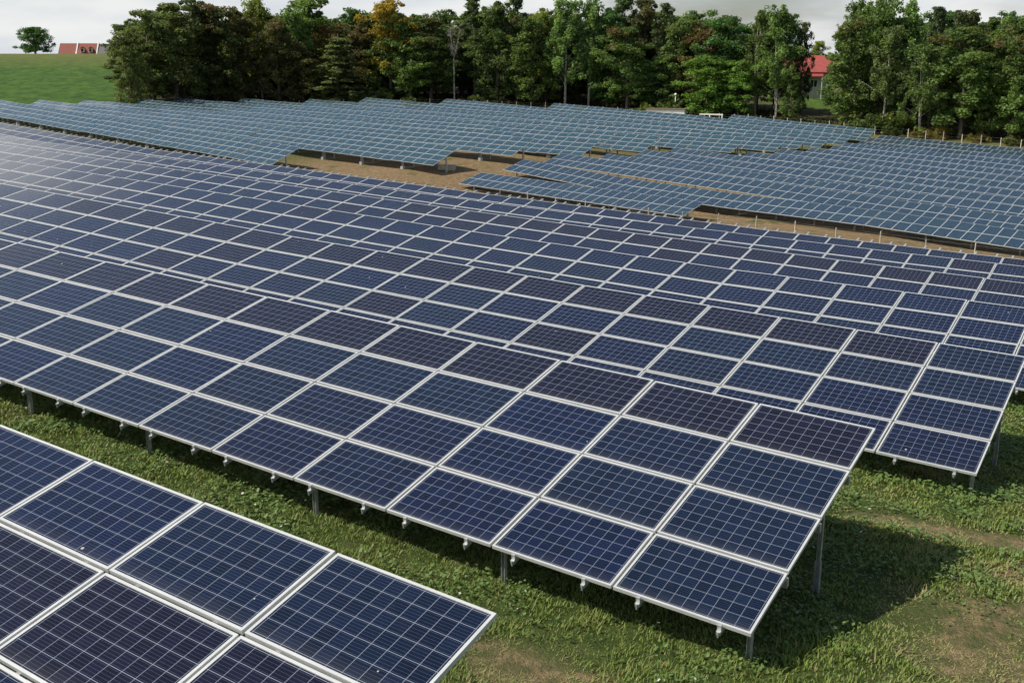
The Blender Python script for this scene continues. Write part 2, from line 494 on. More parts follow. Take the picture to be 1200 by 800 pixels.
tag(obj('ground', raw_mesh('ground', np.stack([xs_, ys_, ZZ + H], -1), quads, [M_ground], cols=cols, smooth=True)), kind='structure')

# ------------------------------------------------------------------ panel meshes
def ring(mb, w_, h_, b, z0, z1, mi):
    mb.box(0, w_, 0, b, z0, z1, mi); mb.box(0, w_, h_ - b, h_, z0, z1, mi)
    mb.box(0, b, b, h_ - b, z0, z1, mi); mb.box(w_ - b, w_, b, h_ - b, z0, z1, mi)

def glass_sheet(w_, h_, b, z):
    mb = MB()
    # origin of the sheet sits at its own corner so that the cell grid starts there
    mb.box(0, w_ - 2 * b, 0, h_ - 2 * b, z - 0.006, z)
    return mb
gm = glass_sheet(PW, PH, 0.03, -0.003).mesh('solar_panel', M_glass)
f_ = MB(); ring(f_, PW, PH, 0.0245, -0.040, 0.0, 0); fm = f_.mesh('panel_frame', M_alu)
bk = MB(); bk.box(0.032, PW - 0.032, 0.032, PH - 0.032, -0.016, -0.011); bkm = bk.mesh('backsheet', M_back)
def one_piece(w_, h_, b, g, name):
    mb = MB(); ring(mb, w_, h_, b, -0.045, 0.0, 0)
    mb.v = [(x - 0.03, y - 0.03, z) for x, y, z in mb.v]
    mb.box(b - 0.03, w_ - b - 0.03, b - 0.03, h_ - b - 0.03, -0.012, -0.003, 1)
    return mb.mesh(name, M_alu, g)
lm_ = one_piece(PW, PH, 0.019, M_glassL, 'solar_panel_landscape')
pm_ = one_piece(QW, QH, 0.018, M_glassP, 'solar_panel_portrait')

ORD = ['zeroth', 'first', 'second', 'third', 'fourth', 'fifth', 'sixth', 'seventh', 'eighth', 'ninth', 'tenth', 'eleventh', 'twelfth', 'thirteenth', 'fourteenth', 'fifteenth', 'sixteenth', 'seventeenth']

def table_matrix(d, n, a, c, z, slope, tilt):
    """frame at the lower left corner: x along the row, y up the slope"""
    x = Vector((d[0] * math.cos(slope), d[1] * math.cos(slope), math.sin(slope)))
    y = Vector((n[0] * math.cos(tilt), n[1] * math.cos(tilt), math.sin(tilt)))
    y = (y - x * y.dot(x)).normalized()
    zz = x.cross(y)
    o_ = (d[0] * a + n[0] * c, d[1] * a + n[1] * c, z + H)
    return Matrix(((x[0], y[0], zz[0], o_[0]), (x[1], y[1], zz[1], o_[1]), (x[2], y[2], zz[2], o_[2]), (0, 0, 0, 1)))

rail_cache = {}
def rail_mesh(L, up_=0.0):
    k = ('r', round(L, 2), up_)
    if k not in rail_cache:
        mb = MB()
        e_ = 0.022 if up_ < 0.2 else 0.040
        mb.box(-e_, e_, -0.07, L + up_, -0.052 - 2 * e_, -0.052)
        mb.box(-0.021, 0.021, -0.042, -0.012, -0.050, 0.006)            # end clamp on the lower frame
        mb.box(-0.008, 0.008, -0.082, -0.070, -0.115, -0.050)             # hanging clip
        rail_cache[k] = mb.mesh('rail', M_rail)
    return rail_cache[k]
def beam_mesh(L, h_=0.10):
    k = ('b', round(L, 2), h_)
    if k not in rail_cache:
        mb = MB(); mb.box(0, L, -0.03, 0.03, -0.098 - h_, -0.098)
        rail_cache[k] = mb.mesh('beam', M_zinc)
    return rail_cache[k]

post_cache = {}
def post(parent, Mw, x, v, depth, w_, material, foot=None, sleeve=True):
    """an upright from the table's underside to the ground"""
    top = Mw @ Vector((x, v, depth))
    g = gz(top.x, top.y) + H
    L = max(0.15, top.z - g + 0.12)
    key = (round(L, 2), w_, material.name, foot, sleeve)
    if key not in post_cache:
        mb = MB()
        t_ = w_ * 0.16
        # open C profile, its slot to the lower side
        def cprof(s, z0, z1):
            mb.box(-s, s, s - t_, s, z0, z1); mb.box(-s, -s + t_, -s, s - t_, z0, z1); mb.box(s - t_, s, -s, s - t_, z0, z1)
        cprof(w_ / 2, -L, 0)
        if sleeve and L > 0.3:
            cprof(w_ * 0.72, -L, -L + min(0.55, L * 0.55))
        if foot:
            mb.box(-foot, foot, -foot, foot, -L, -L + 0.42)
        post_cache[key] = mb.mesh('post', material)
    o_ = bpy.data.objects.new('post', post_cache[key]); C.objects.link(o_)
    o_.parent = parent
    q = Mw.inverted() @ Matrix.Translation(top) @ Matrix.Rotation(math.atan2(Mw[1][0], Mw[0][0]), 4, 'Z')
    o_.matrix_local = q

def put(me, name, parent, x, y, z=0.0):
    o_ = bpy.data.objects.new(name, me); C.objects.link(o_)
    o_.parent = parent
    o_.location = (x, y, z)
    return o_

# ------------------------------------------------------------------ near block: four landscape modules high, six columns per table
row_word = ['nearest, cut-off row', 'second row from the camera', 'third row from the camera', 'fourth row from the camera', 'fifth row from the camera', 'sixth row from the camera', 'seventh row from the camera']
T = R(12.27)
LEN = 6 * GX
for ri, (c0, r_, l_, nd) in enumerate(near):
    a, k = r_, 0
    while a > l_:
        k += 1
        a1 = a - LEN
        z1, z0 = pick(nd, a1), pick(nd, a)
        Mw = table_matrix(dN, nN, a1, c0, z1, math.atan2(z0 - z1, LEN), T)
        tb = empty('solar_table', mat=Mw)
        end = 'first' if k == 1 else ORD[k]
        lab = f"dark blue solar table, {end} from the right end of the {row_word[ri]}"
        tag(tb, lab, 'solar table', 'solar tables of the near block')
        for i in range(6):
            for j in range(4):
                pn = put(gm, 'solar_panel', tb, i * GX + 0.013 + 0.03, j * GY + 0.03, 0)
                pn.rotation_euler = (random.gauss(0, 0.0022), random.gauss(0, 0.0022), 0)
                pn['batch'] = 1.0 if ((j == 3 and k <= 3 and ri in (1, 2, 4) and not (k == 1 and i == 5 and ri == 2)) or (ri == 0 and j == 2) or random.random() < 0.04) else random.uniform(0, 0.3)
                put(fm, 'panel_frame', pn, -0.03, -0.03, 0)
                put(bkm, 'backsheet', pn, -0.03, -0.03, 0)
            for s in (0.21, 0.79):
                put(rail_mesh(4 * GY, 0.42 if ri == 6 else -0.02), 'rail', tb, i * GX + s * GX, 0, 0)
        for v in (1.0, 2.01, 3.02):
            put(beam_mesh(LEN - 0.03), 'beam', tb, 0.015, v, 0)
        for x in (LEN - 0.09, LEN - 2.97, LEN - 5.85):
            post(tb, Mw, x, 0.20, -0.09, 0.050, M_zinc, None, False)
            post(tb, Mw, x, 2.30, -0.19, 0.045, M_zinc)
        a = a1

# ------------------------------------------------------------------ far left block: four by four landscape modules on each table
T2 = R(22)
for ri, (c0, nd) in enumerate(farL):
    l_, r_ = nd[0][0], nd[-1][0]
    a, k = r_, 0
    LEN = 4 * GX
    if ri == 0: l_ -= 22
    while a > l_ + 2.5:
        k += 1
        a1 = a - LEN
        z1 = pick(nd, a1) + (random.uniform(-0.045, 0.045) if k > 1 else 0)
        sl = (pick(nd, a) - pick(nd, a1)) / LEN
        Mw = table_matrix(dF, nF, a1, c0, z1, math.atan(sl) + random.uniform(-0.006, 0.006), T2)
        tb = empty('solar_table', mat=Mw)
        tag(tb, f"teal blue solar table, {ORD[k]} from the right end of the far left block's {ORD[ri + 1]} row", 'solar table', 'solar tables of the far left block')
        for i in range(4):
            for j in range(4):
                put(lm_, 'solar_panel', tb, i * GX + 0.043, j * GY + 0.03, 0).rotation_euler = (random.gauss(0, 0.004), random.gauss(0, 0.004), 0)
        for v in (0.9, 3.1):
            put(beam_mesh(LEN - 0.03, 0.12), 'beam', tb, 0.015, v, 0.03)
        for x in (1.2, LEN - 0.25):
            post(tb, Mw, x, 2.2, -0.10, 0.13, M_rail, None, False)
        post(tb, Mw, 1.2, 0.55, -0.10, 0.16, M_rail, 0.17, False)
        a = a1 - 0.09

# ------------------------------------------------------------------ far right block: two portrait modules high, twelve columns per table
T3 = R(13)
for ri, (c0, nd) in enumerate(farR):
    a, k = nd[0][0], 0
    LEN = 12 * HX
    stop = -43 if ri == 0 else (-10 if ri < 4 else -18 - (ri - 4) * 1.5)
    while a < stop:
        k += 1
        a1 = a + LEN
        z0, z1 = pick(nd, a), pick(nd, a1)
        Mw = table_matrix(dF, nF, a, c0, z0, math.atan2(z1 - z0, LEN), T3)
        tb = empty('solar_table', mat=Mw)
        tag(tb, f"blue two-panel-high solar table, {ORD[k]} from left end of the far right block's {ORD[ri + 1]} row", 'solar table', 'solar tables of the far right block')
        for i in range(12):
            for j in range(2):
                put(pm_, 'solar_panel', tb, i * HX + 0.037, j * HY + 0.03, 0).rotation_euler = (random.gauss(0, 0.004), random.gauss(0, 0.004), 0)
        for v in (0.7, 2.6):
            put(beam_mesh(LEN - 0.03), 'beam', tb, 0.015, v, 0.03)
        for x in (1.0, 4.3, 7.6, 10.9):
            post(tb, Mw, x, 0.9, -0.10, 0.09, M_zinc, None, False)
            post(tb, Mw, x, 2.6, -0.10, 0.09, M_zinc, None, False)
        a = a1 + 0.05

#@@OBJECTS@@
# ------------------------------------------------------------------ woodland: every tree a trunk with limbs and a crown of leaves
M_leaf, t, p, o = mat('leaves')
oi = t.n('ShaderNodeObjectInfo')
at = t.n('ShaderNodeVertexColor', layer_name='tint')
sc = t.n('ShaderNodeSeparateColor'); t.l(at.outputs[0], sc.inputs[0])
aut = t.n('ShaderNodeAttribute', attribute_type='OBJECT', attribute_name='autumn')
# tint.r: leaf to leaf, tint.g: clump to clump, tint.b: how far out and up the clump sits (which turns first in autumn)
k_ = t.math('ADD', t.math('MULTIPLY', sc.outputs[0], 0.55), t.math('ADD', t.math('MULTIPLY', sc.outputs[1], 0.75), 0.38))
kc = t.n('ShaderNodeCombineColor')
for i in range(3): t.l(k_, kc.inputs[i])
base = t.mix(1.0, oi.outputs['Color'], kc.outputs[0], 'MULTIPLY')
base = t.mix(t.math('MULTIPLY', sc.outputs[1], 0.25), base, t.mix(1.0, base, (1.35, 1.12, 0.8), 'MULTIPLY'))
turn = t.ramp(t.math('ADD', t.math('ADD', sc.outputs[2], t.math('MULTIPLY', sc.outputs[1], 0.40)), t.math('MULTIPLY', aut.outputs['Fac'], 0.7)), 1.20, 1.50)
turn = t.math('MULTIPLY', turn, t.math('GREATER_THAN', aut.outputs['Fac'], 0.01))
warm = t.mix(sc.outputs[0], (0.330, 0.200, 0.030), (0.340, 0.280, 0.045))
warm = t.mix(t.ramp(aut.outputs['Fac'], 0.75, 0.45), warm, (0.135, 0.092, 0.040))
base = t.mix(turn, base, warm)
t.l(base, p.inputs['Base Color'])
p.inputs['Roughness'].default_value = 0.6
p.inputs['Specular IOR Level'].default_value = 0.25
tr = t.n('ShaderNodeBsdfTranslucent'); t.l(t.mix(1.0, base, (1.3, 1.35, 0.6), 'MULTIPLY'), tr.inputs[0])
ms = t.n('ShaderNodeMixShader'); ms.inputs[0].default_value = 0.40
t.l(p.outputs[0], ms.inputs[1]); t.l(tr.outputs[0], ms.inputs[2]); t.l(ms.outputs[0], o.inputs[0])

def bark(name, lo, hi):
    m, t, p, o = mat(name)
    c = t.n('ShaderNodeTexCoord')
    mp = t.n('ShaderNodeMapping'); t.l(c.outputs['Object'], mp.inputs[0]); mp.inputs['Scale'].default_value = (6, 6, 1.6)
    nz = t.noise(mp.outputs[0], 1.0, 5, 0.7)
    t.l(t.mix(t.ramp(nz, 0.40, 0.6), lo, hi), p.inputs['Base Color'])
    p.inputs['Roughness'].default_value = 0.9
    return m
M_bark = bark('brown_bark', (0.05, 0.042, 0.032), (0.13, 0.11, 0.085))
M_birch = bark('pale_bark', (0.14, 0.13, 0.11), (0.46, 0.44, 0.39))

def leaf_cloud(rg, centres, radii, n, size, squash=0.75, droop=0.0, up=0.35, rise=None, cid=None):
    """leaf quads scattered round clump centres; returns verts, quads, tint"""
    k = len(centres)
    idx = np.repeat(np.arange(k), n)
    g = rg.normal(size=(len(idx), 3))
    g /= np.linalg.norm(g, axis=1, keepdims=True)
    rad = rg.random(len(idx)) ** 0.45
    off = g * rad[:, None] * radii[idx][:, None]
    off[:, 2] *= squash
    if droop: off[:, 2] -= droop * np.hypot(off[:, 0], off[:, 1]) ** 1.3
    pos = centres[idx] + off
    nrm = g * 0.55 + rg.normal(size=g.shape) * 0.55 + np.array([0, 0, up])
    nrm /= np.linalg.norm(nrm, axis=1, keepdims=True)
    a = np.cross(nrm, rg.normal(size=nrm.shape)); a /= np.linalg.norm(a, axis=1, keepdims=True)
    b = np.cross(nrm, a)
    s = size * (0.6 + 0.8 * rg.random(len(idx)))[:, None]
    a = a * s; b = b * s * 0.62
    v = np.stack([pos - a * 0.5, pos + b * 0.5, pos + a * 0.5, pos - b * 0.5], 1).reshape(-1, 3)
    q = np.arange(len(v)).reshape(-1, 4)
    cr = rg.random(k) if cid is None else cid
    rs = np.zeros(k) if rise is None else rise
    tint = np.stack([rg.random(len(idx)), np.clip(cr[idx] + rg.normal(size=len(idx)) * 0.08, 0, 1), rs[idx], np.ones(len(idx))], -1)
    return v, q, np.repeat(tint, 4, 0)

def make_tree(kind, seed):
    """a tree of height 1.0*18 m and crown width 9 m, later scaled to what stands there"""
    rg = np.random.default_rng(seed)
    Hh, Wd = (9.0, 10.0) if kind == 'round' else (18.0, 9.0)
    tm = MB()
    lean = rg.normal(0, 0.35, 2)
    def trunk_pt(f): return np.array([lean[0] * f * f, lean[1] * f * f, Hh * f])
    cs, rs = [], []
    pale = kind in ('birch', 'bare')
    if kind in ('broad', 'round'):
        tops = 0.86
        tm.tube([trunk_pt(f) for f in (-0.03, 0.02, 0.15, 0.35, 0.6, tops)], [0.42, 0.32, 0.27, 0.22, 0.14, 0.04], 8)
        base_f = rg.uniform(0.10, 0.22) if kind == 'broad' else 0.06
        nl = 26
        for i in range(nl):
            f = base_f + (0.95 - base_f) * (i + rg.random()) / nl
            az = i * 2.4 + rg.normal(0, 0.5)
            # crown outline: widest below the middle, lumpy
            fr = (f - base_f) / (1 - base_f)
            env = (math.sin(math.pi * min(1, 0.16 + fr * 0.84)) ** 0.62) * (0.72 + 0.45 * rg.random())
            L = max(0.7, 0.5 * Wd * env)
            st = trunk_pt(max(0.12, f - 0.10))
            en = trunk_pt(f) + np.array([math.cos(az) * L * 0.78, math.sin(az) * L * 0.78, rg.uniform(-0.4, 1.0)])
            en[2] = min(en[2], Hh * 0.96)
            mid = (st + en) / 2 + np.array([0, 0, rg.uniform(0.1, 0.7)])
            tm.tube([st, mid, en], [0.10, 0.06, 0.02], 5)
            for q in range(rg.integers(4, 7)):
                s = rg.uniform(0.35, 1.12)
                cpos = st + (en - st) * s + rg.normal(0, 0.75, 3) * np.array([1, 1, 0.8])
                if cpos[2] > Hh * 0.985: cpos[2] = Hh * 0.985 - rg.random()
                if cpos[2] < 1.2: cpos[2] = 1.2 + rg.random()
                cs.append(cpos); rs.append(rg.uniform(0.65, 1.4))
        for q in range(9):
            cs.append(trunk_pt(rg.uniform(0.86, 0.97)) + rg.normal(0, 0.8, 3) * np.array([1, 1, .5])); rs.append(rg.uniform(0.4, 0.9))
        n, size, sq, dr = 84, 0.42, 0.66, 0.05
    elif kind == 'birch':
        fork = rg.random() < 0.6
        tm.tube([trunk_pt(f) for f in (-0.03, 0.02, 0.2, 0.45, 0.7, 0.97)], [0.26, 0.20, 0.17, 0.13, 0.08, 0.02], 8)
        if fork:
            e = np.array([rg.uniform(-1.6, 1.6), rg.uniform(-.6, .6), 0])
            tm.tube([trunk_pt(0.04), trunk_pt(0.2) + e * 0.5, trunk_pt(0.55) + e, trunk_pt(0.85) + e * 1.1], [0.15, 0.13, 0.08, 0.02], 7)
        nl = 30
        b0 = rg.uniform(0.2, 0.3)
        for i in range(nl):
            f = b0 + (0.97 - b0) * (i + rg.random()) / nl
            az = i * 2.4 + rg.normal(0, 0.5)
            fr = (f - b0) / (1 - b0)
            L = 0.5 * Wd * (1.0 - 0.72 * fr) * (0.5 + 0.5 * min(1, fr * 4 + 0.3)) * rg.uniform(0.6, 1.15)
            st = trunk_pt(f - 0.05)
            en = trunk_pt(f) + np.array([math.cos(az) * L, math.sin(az) * L, 0.6 + L * 0.35])
            en[2] = min(en[2], Hh * 0.98)
            tm.tube([st, (st + en) / 2 + np.array([0, 0, .2]), en], [0.06, 0.035, 0.012], 5)
            for q in range(5):
                s = 0.35 + 0.7 * rg.random()
                cpos = st + (en - st) * s + rg.normal(0, 0.35, 3) - np.array([0, 0, rg.random() * 1.3 * s])
                cpos[2] = max(1.6, min(cpos[2], Hh * 0.985))
                cs.append(cpos); rs.append(rg.uniform(0.4, 0.85))
        n, size, sq, dr = 60, 0.36, 1.35, 0.0
    elif kind == 'pine':
        tm.tube([trunk_pt(f) for f in (-0.03, 0.02, 0.3, 0.6, 0.98)], [0.34, 0.28, 0.22, 0.15, 0.03], 8)
        nl = 34
        for i in range(nl):
            f = 0.30 + 0.69 * (i + rg.random()) / nl
            az = i * 2.4 + rg.normal(0, 0.6)
            L = 0.5 * Wd * (1.08 - f) * 1.5 * rg.uniform(0.45, 1.1)
            st = trunk_pt(f)
            en = st + np.array([math.cos(az) * L, math.sin(az) * L, rg.uniform(-0.2, 0.8)])
            en[2] = min(en[2], Hh * 0.97)
            tm.tube([st, en], [0.07, 0.02], 5)
            for q in range(rg.integers(3, 6)):
                cs.append(st + (en - st) * rg.uniform(0.5, 1.1) + rg.normal(0, 0.3, 3)); rs.append(rg.uniform(0.45, 0.95))
        for q in range(5): cs.append(trunk_pt(rg.uniform(0.93, 0.985))); rs.append(0.4)
        n, size, sq, dr = 64, 0.36, 0.55, 0.0
    elif kind == 'layer':
        tm.tube([trunk_pt(f) for f in (-0.03, 0.02, 0.4, 0.97)], [0.3, 0.25, 0.15, 0.03], 8)
        lay = 11
        for j in range(lay):
            f = 0.14 + 0.82 * j / lay
            nb = 8
            for i in range(nb):
                az = i * 2 * math.pi / nb + rg.normal(0, 0.3) + j
                L = 0.5 * Wd * (1.05 - f) * 1.15 * rg.uniform(0.7, 1.12)
                st = trunk_pt(f)
                en = st + np.array([math.cos(az) * L, math.sin(az) * L, -0.10 * L + rg.normal(0, .15)])
                tm.tube([st, en], [0.05, 0.015], 5)
                for q in range(5):
                    s = 0.25 + 0.8 * rg.random()
                    cs.append(st + (en - st) * s + rg.normal(0, 0.22, 3)); rs.append(rg.uniform(0.4, 0.8))
        n, size, sq, dr = 44, 0.34, 0.38, 0.18
    elif kind == 'bare':
        tm.tube([trunk_pt(f) for f in (-0.03, 0.02, 0.3, 0.58)], [0.24, 0.20, 0.17, 0.14], 8)
        for i in range(3):
            az = i * 2.1 + 0.3
            e = np.array([math.cos(az) * 1.3, math.sin(az) * 1.3, 0])
            p0, p1, p2 = trunk_pt(0.57), trunk_pt(0.76) + e * 0.75, trunk_pt(0.94) + e * 1.3
            tm.tube([p0, p1, p2], [0.12, 0.08, 0.03], 6)
            for j in range(16):
                s = rg.uniform(0.2, 1)
                q0 = p1 + (p2 - p1) * s if j % 2 else p0 + (p1 - p0) * s
                az2 = rg.uniform(0, 6.3); l2 = rg.uniform(0.9, 2.4)
                q1 = q0 + np.array([math.cos(az2) * l2 * .6, math.sin(az2) * l2 * .6, l2 * rg.uniform(0.3, 0.9)])
                tm.tube([q0, (q0 + q1) / 2 + rg.normal(0, .1, 3), q1], [0.035, 0.022, 0.010], 4)
                for m_ in range(4):
                    w0 = q0 + (q1 - q0) * rg.uniform(.3, 1); w1 = w0 + rg.normal(0, .5, 3) + np.array([0, 0, .4])
                    tm.tube([w0, w1], [0.018, 0.008], 3)
        cs = [trunk_pt(rg.uniform(.6, .95)) + rg.normal(0, 1.1, 3) for _ in range(14)]; rs = [0.5] * 14
        n, size, sq, dr = 9, 0.22, 0.8, 0.0
    cs, rs = np.array(cs), np.array(rs)
    far_ = np.hypot(cs[:, 0], cs[:, 1])
    cs[:, :2] *= np.minimum(1, Wd * 0.54 / np.maximum(far_, 1e-3))[:, None]
    if kind == 'broad':
        lowk = np.hypot(cs[:, 0], cs[:, 1])
    rise = np.clip(0.80 * cs[:, 2] / Hh + 0.2 * np.hypot(cs[:, 0], cs[:, 1]) / (Wd / 2), 0, 1)
    v, q, ti = leaf_cloud(rg, cs, rs, n, size, sq, dr, rise=rise)
    keep = v.reshape(-1, 4, 3)[:, :, 2].max(1) < Hh
    q = np.arange(keep.sum() * 4).reshape(-1, 4)
    v = v.reshape(-1, 4, 3)[keep].reshape(-1, 3); ti = ti.reshape(-1, 4, 4)[keep].reshape(-1, 4)
    return (tm.mesh('trunk', M_birch if pale else M_bark, smooth=True),
            raw_mesh('crown', v, q, [M_leaf], cols=ti))

VAR = {'broad': [make_tree('broad', 100 + i) for i in range(6)], 'birch': [make_tree('birch', 200 + i) for i in range(4)],
       'pine': [make_tree('pine', 300 + i) for i in range(3)], 'layer': [make_tree('layer', 400)], 'round': [make_tree('round', 600)], 'bare': [make_tree('bare', 501)]}
COL = {'olive': (0.110, 0.148, 0.052), 'dark': (0.073, 0.102, 0.039), 'rust': (0.132, 0.132, 0.052), 'brown': (0.118, 0.125, 0.052), 'lime': (0.197, 0.250, 0.056),
       'light': (0.165, 0.262, 0.086), 'mid': (0.113, 0.186, 0.052), 'larch': (0.141, 0.183, 0.078), 'gold': (0.222, 0.199, 0.044), 'deep': (0.068, 0.147, 0.044),
       'redb': (0.129, 0.125, 0.052), 'moss': (0.106, 0.166, 0.048), 'pine': (0.081, 0.124, 0.056), 'fresh': (0.132, 0.250, 0.052), 'birch': (0.129, 0.186, 0.064)}
cnt = {}
def tree(x, y, h, kind, wd, col, autumn, label, group, cat='tree', var=None):
    i = cnt.get(kind, 0); cnt[kind] = i + 1
    tk, cr = VAR[kind][(i if var is None else var) % len(VAR[kind])]
    e = empty({'birch': 'birch_tree', 'pine': 'pine_tree', 'layer': 'larch_tree', 'bare': 'bare_birch_tree'}.get(kind, 'broadleaf_tree'), (x, y, gz(x, y) + H - 0.15))
    tag(e, label, cat, group)
    rz = random.uniform(0, 6.28)
    sx = wd / (10.0 if kind == 'round' else 9.0) * 1.2
    sc_ = (sx, sx, h / (9.0 if kind == 'round' else 18.0))
    a_ = obj('trunk', tk, e, (0, 0, 0), (0, 0, rz), sc_)
    b_ = obj('crown', cr, e, (0, 0, 0), (0, 0, rz), sc_)
    k = random.uniform(0.88, 1.12)
    b_.color = tuple(v * k * random.uniform(0.95, 1.05) for v in COL[col]) + (1,)
    b_['autumn'] = float(autumn)
    return e
TREES = [
    (-62.5, 175.6, 13.0, 'broad', 6.0, 'olive', 0, "low olive bushy tree at the wood's left end, beside the green field"),
    (-62.1, 183.2, 16.7, 'broad', 9.3, 'olive', 0, "tall olive tree, second from the wood's left end"),
    (-58.8, 187.6, 18.1, 'broad', 10.1, 'olive', 0, 'dark olive tree with pale spiky top, left of a rust-topped tree'),
    (-57.3, 197.6, 18.9, 'broad', 9.7, 'dark', 0, 'dark dense tree in the left clump, rising out of the picture'),
    (-54.7, 198.2, 18.1, 'broad', 9.1, 'olive', 0.45, 'tree with a rust brown rounded top in the dark left clump'),
    (-51.0, 200.4, 17.9, 'broad', 8.5, 'brown', 0.1, 'brownish tree with a white bare stem, in the left clump'),
    (-48.1, 206.0, 19.9, 'birch', 9.5, 'lime', 0, 'tall yellowish green birch right of the dark left clump'),
    (-43.8, 201.2, 16.1, 'broad', 6.6, 'rust', 0.35, 'small rust tinged tree in front of the yellowish birch'),
    (-41.9, 205.9, 18.5, 'birch', 9.8, 'light', 0, 'light green birch with a pale trunk, upper left of the larch'),
    (-38.3, 213.6, 19.9, 'broad', 10.5, 'mid', 0, 'tall open tree leaning to the sky gap above the larch'),
    (-39.5, 202.1, 11.3, 'broad', 7.3, 'rust', 0.25, 'low red brown tree left of the layered larch'),
    (-33.0, 202.3, 13.8, 'layer', 10.3, 'larch', 0, 'grey green larch with layered drooping branches'),
    (-35.4, 209.0, 14.9, 'broad', 5.8, 'gold', 0.5, 'small orange gold crown peeping over the larch'),
    (-31.4, 215.9, 18.1, 'broad', 7.8, 'deep', 0, 'round deep green crown beside the sky gap'),
    (-30.0, 210.0, 15.3, 'broad', 7.6, 'redb', 0.3, 'red brown tree right of the larch'),
    (-23.6, 209.0, 20.0, 'broad', 9.6, 'mid', 0.85, 'green maple with a bright yellow and orange top'),
    (-19.7, 206.3, 15.7, 'broad', 7.8, 'mid', 0.12, 'green tree below the yellow maple top, pale trunk'),
    (-15.9, 209.5, 16.4, 'broad', 10.0, 'moss', 0.42, 'mossy tree with orange flecks left of the bare birch'),
    (-11.1, 205.8, 15.5, 'bare', 5.7, 'dark', 0, 'bare white birch with leafless grey twigs'),
    (-7.3, 212.9, 20.7, 'pine', 9.1, 'pine', 0, 'tall pine right of the bare birch, gaps in its crown'),
    (-2.9, 209.4, 19.8, 'broad', 9.6, 'moss', 0.05, 'dark mossy tree at the foot of the pines'),
    (1.0, 210.9, 21.2, 'pine', 8.0, 'pine', 0, 'second tall pine right of the bare birch'),
    (3.9, 206.5, 17.2, 'broad', 8.1, 'moss', 0.2, 'olive green tree between the pines and the pale poplars'),
    (6.7, 214.2, 18.9, 'broad', 7.7, 'lime', 0, 'yellow green crown behind, left of the pale poplars'),
    (10.2, 205.4, 20.8, 'birch', 10.1, 'light', 0, 'pale green poplar, left one of the pale pair'),
    (14.8, 206.3, 21.1, 'birch', 7.4, 'light', 0, 'pale green poplar, right one of the pale pair'),
    (18.5, 207.4, 19.3, 'broad', 8.2, 'deep', 0.05, 'deep green tree right of the pale poplars'),
    (22.0, 210.6, 21.6, 'pine', 8.6, 'pine', 0, 'black green pine rising behind orange flecks'),
    (21.8, 201.5, 16.1, 'broad', 9.6, 'mid', 0.4, 'green maple with orange flecks, left of the lamp post'),
    (26.2, 210.5, 21.1, 'broad', 8.3, 'brown', 0.15, 'thin brownish crown above the lamp post'),
    (29.3, 206.4, 20.5, 'pine', 7.1, 'pine', 0, 'dark pine above and left of the rust brown tree'),
    (27.3, 200.9, 10.8, 'broad', 7.6, 'mid', 0, 'low green tree left of the lamp post'),
    (31.3, 203.7, 17.5, 'broad', 8.3, 'moss', 0.15, 'moss green tree behind the lamp post'),
    (35.1, 201.4, 16.7, 'broad', 8.6, 'rust', 0.5, 'rust brown bare topped tree left of the dark maple'),
    (35.5, 193.9, 11.4, 'broad', 9.5, 'fresh', 0.2, 'low fresh green maple with yellowing side leaves'),
    (40.2, 197.8, 18.2, 'broad', 10.0, 'deep', 0, 'dark green maple with uneven pointed top'),
    (40.7, 191.8, 10.6, 'broad', 6.3, 'fresh', 0, 'small fresh green maple under the dark maple'),
    (44.2, 193.8, 19.3, 'birch', 9.2, 'mid', 0, 'tall green birch, left stem group by the red-roofed house'),
    (47.0, 189.5, 20.0, 'birch', 9.3, 'mid', 0, 'tall green birch just left of the red-roofed house'),
    (51.4, 190.8, 17.1, 'broad', 3.1, 'dark', 0, 'thin dark tree edging the gap above the red roof'),
    (48.6, 186.1, 8.6, 'broad', 3.4, 'mid', 0, 'small tree with pale stems in front of the house wall'),
    (55.4, 175.7, 17.9, 'broad', 8.1, 'moss', 0.25, 'broad moss green tree just right of the red-roofed house'),
    (58.7, 182.8, 20.3, 'birch', 7.5, 'mid', 0, 'tall thin-topped tree behind the broad moss green tree'),
    (60.6, 177.0, 20.7, 'broad', 8.1, 'mid', 0, 'tallest round-topped green tree in the right clump'),
    (59.2, 169.4, 16.5, 'birch', 7.5, 'birch', 0, 'birch with a forked pale trunk, left of two in the right clump'),
    (65.0, 176.8, 20.2, 'birch', 7.8, 'light', 0, 'light feathery crown high in the right clump'),
    (63.1, 164.2, 14.0, 'birch', 7.0, 'birch', 0, 'smaller birch with low forked trunk above the yellow bushes'),
    (67.5, 171.7, 19.2, 'pine', 6.2, 'pine', 0, 'dark windswept crown with ragged top in the right clump'),
    (69.0, 167.9, 18.8, 'broad', 6.6, 'dark', 0, 'dark round-topped tree behind the brown maple'),
    (68.5, 161.8, 16.6, 'broad', 9.8, 'moss', 0.3, 'broad maple with browning leaves behind the fence'),
    (72.8, 162.2, 16.3, 'broad', 7.4, 'mid', 0.3, "olive tree second from the photo's right edge"),
    (74.3, 158.2, 16.0, 'broad', 7.3, 'moss', 0.45, "rusty tree at the photo's right edge"),
    (79.2, 158.8, 16.9, 'broad', 7.8, 'moss', 0.1, 'green tree just outside the right edge, branches showing'),
]
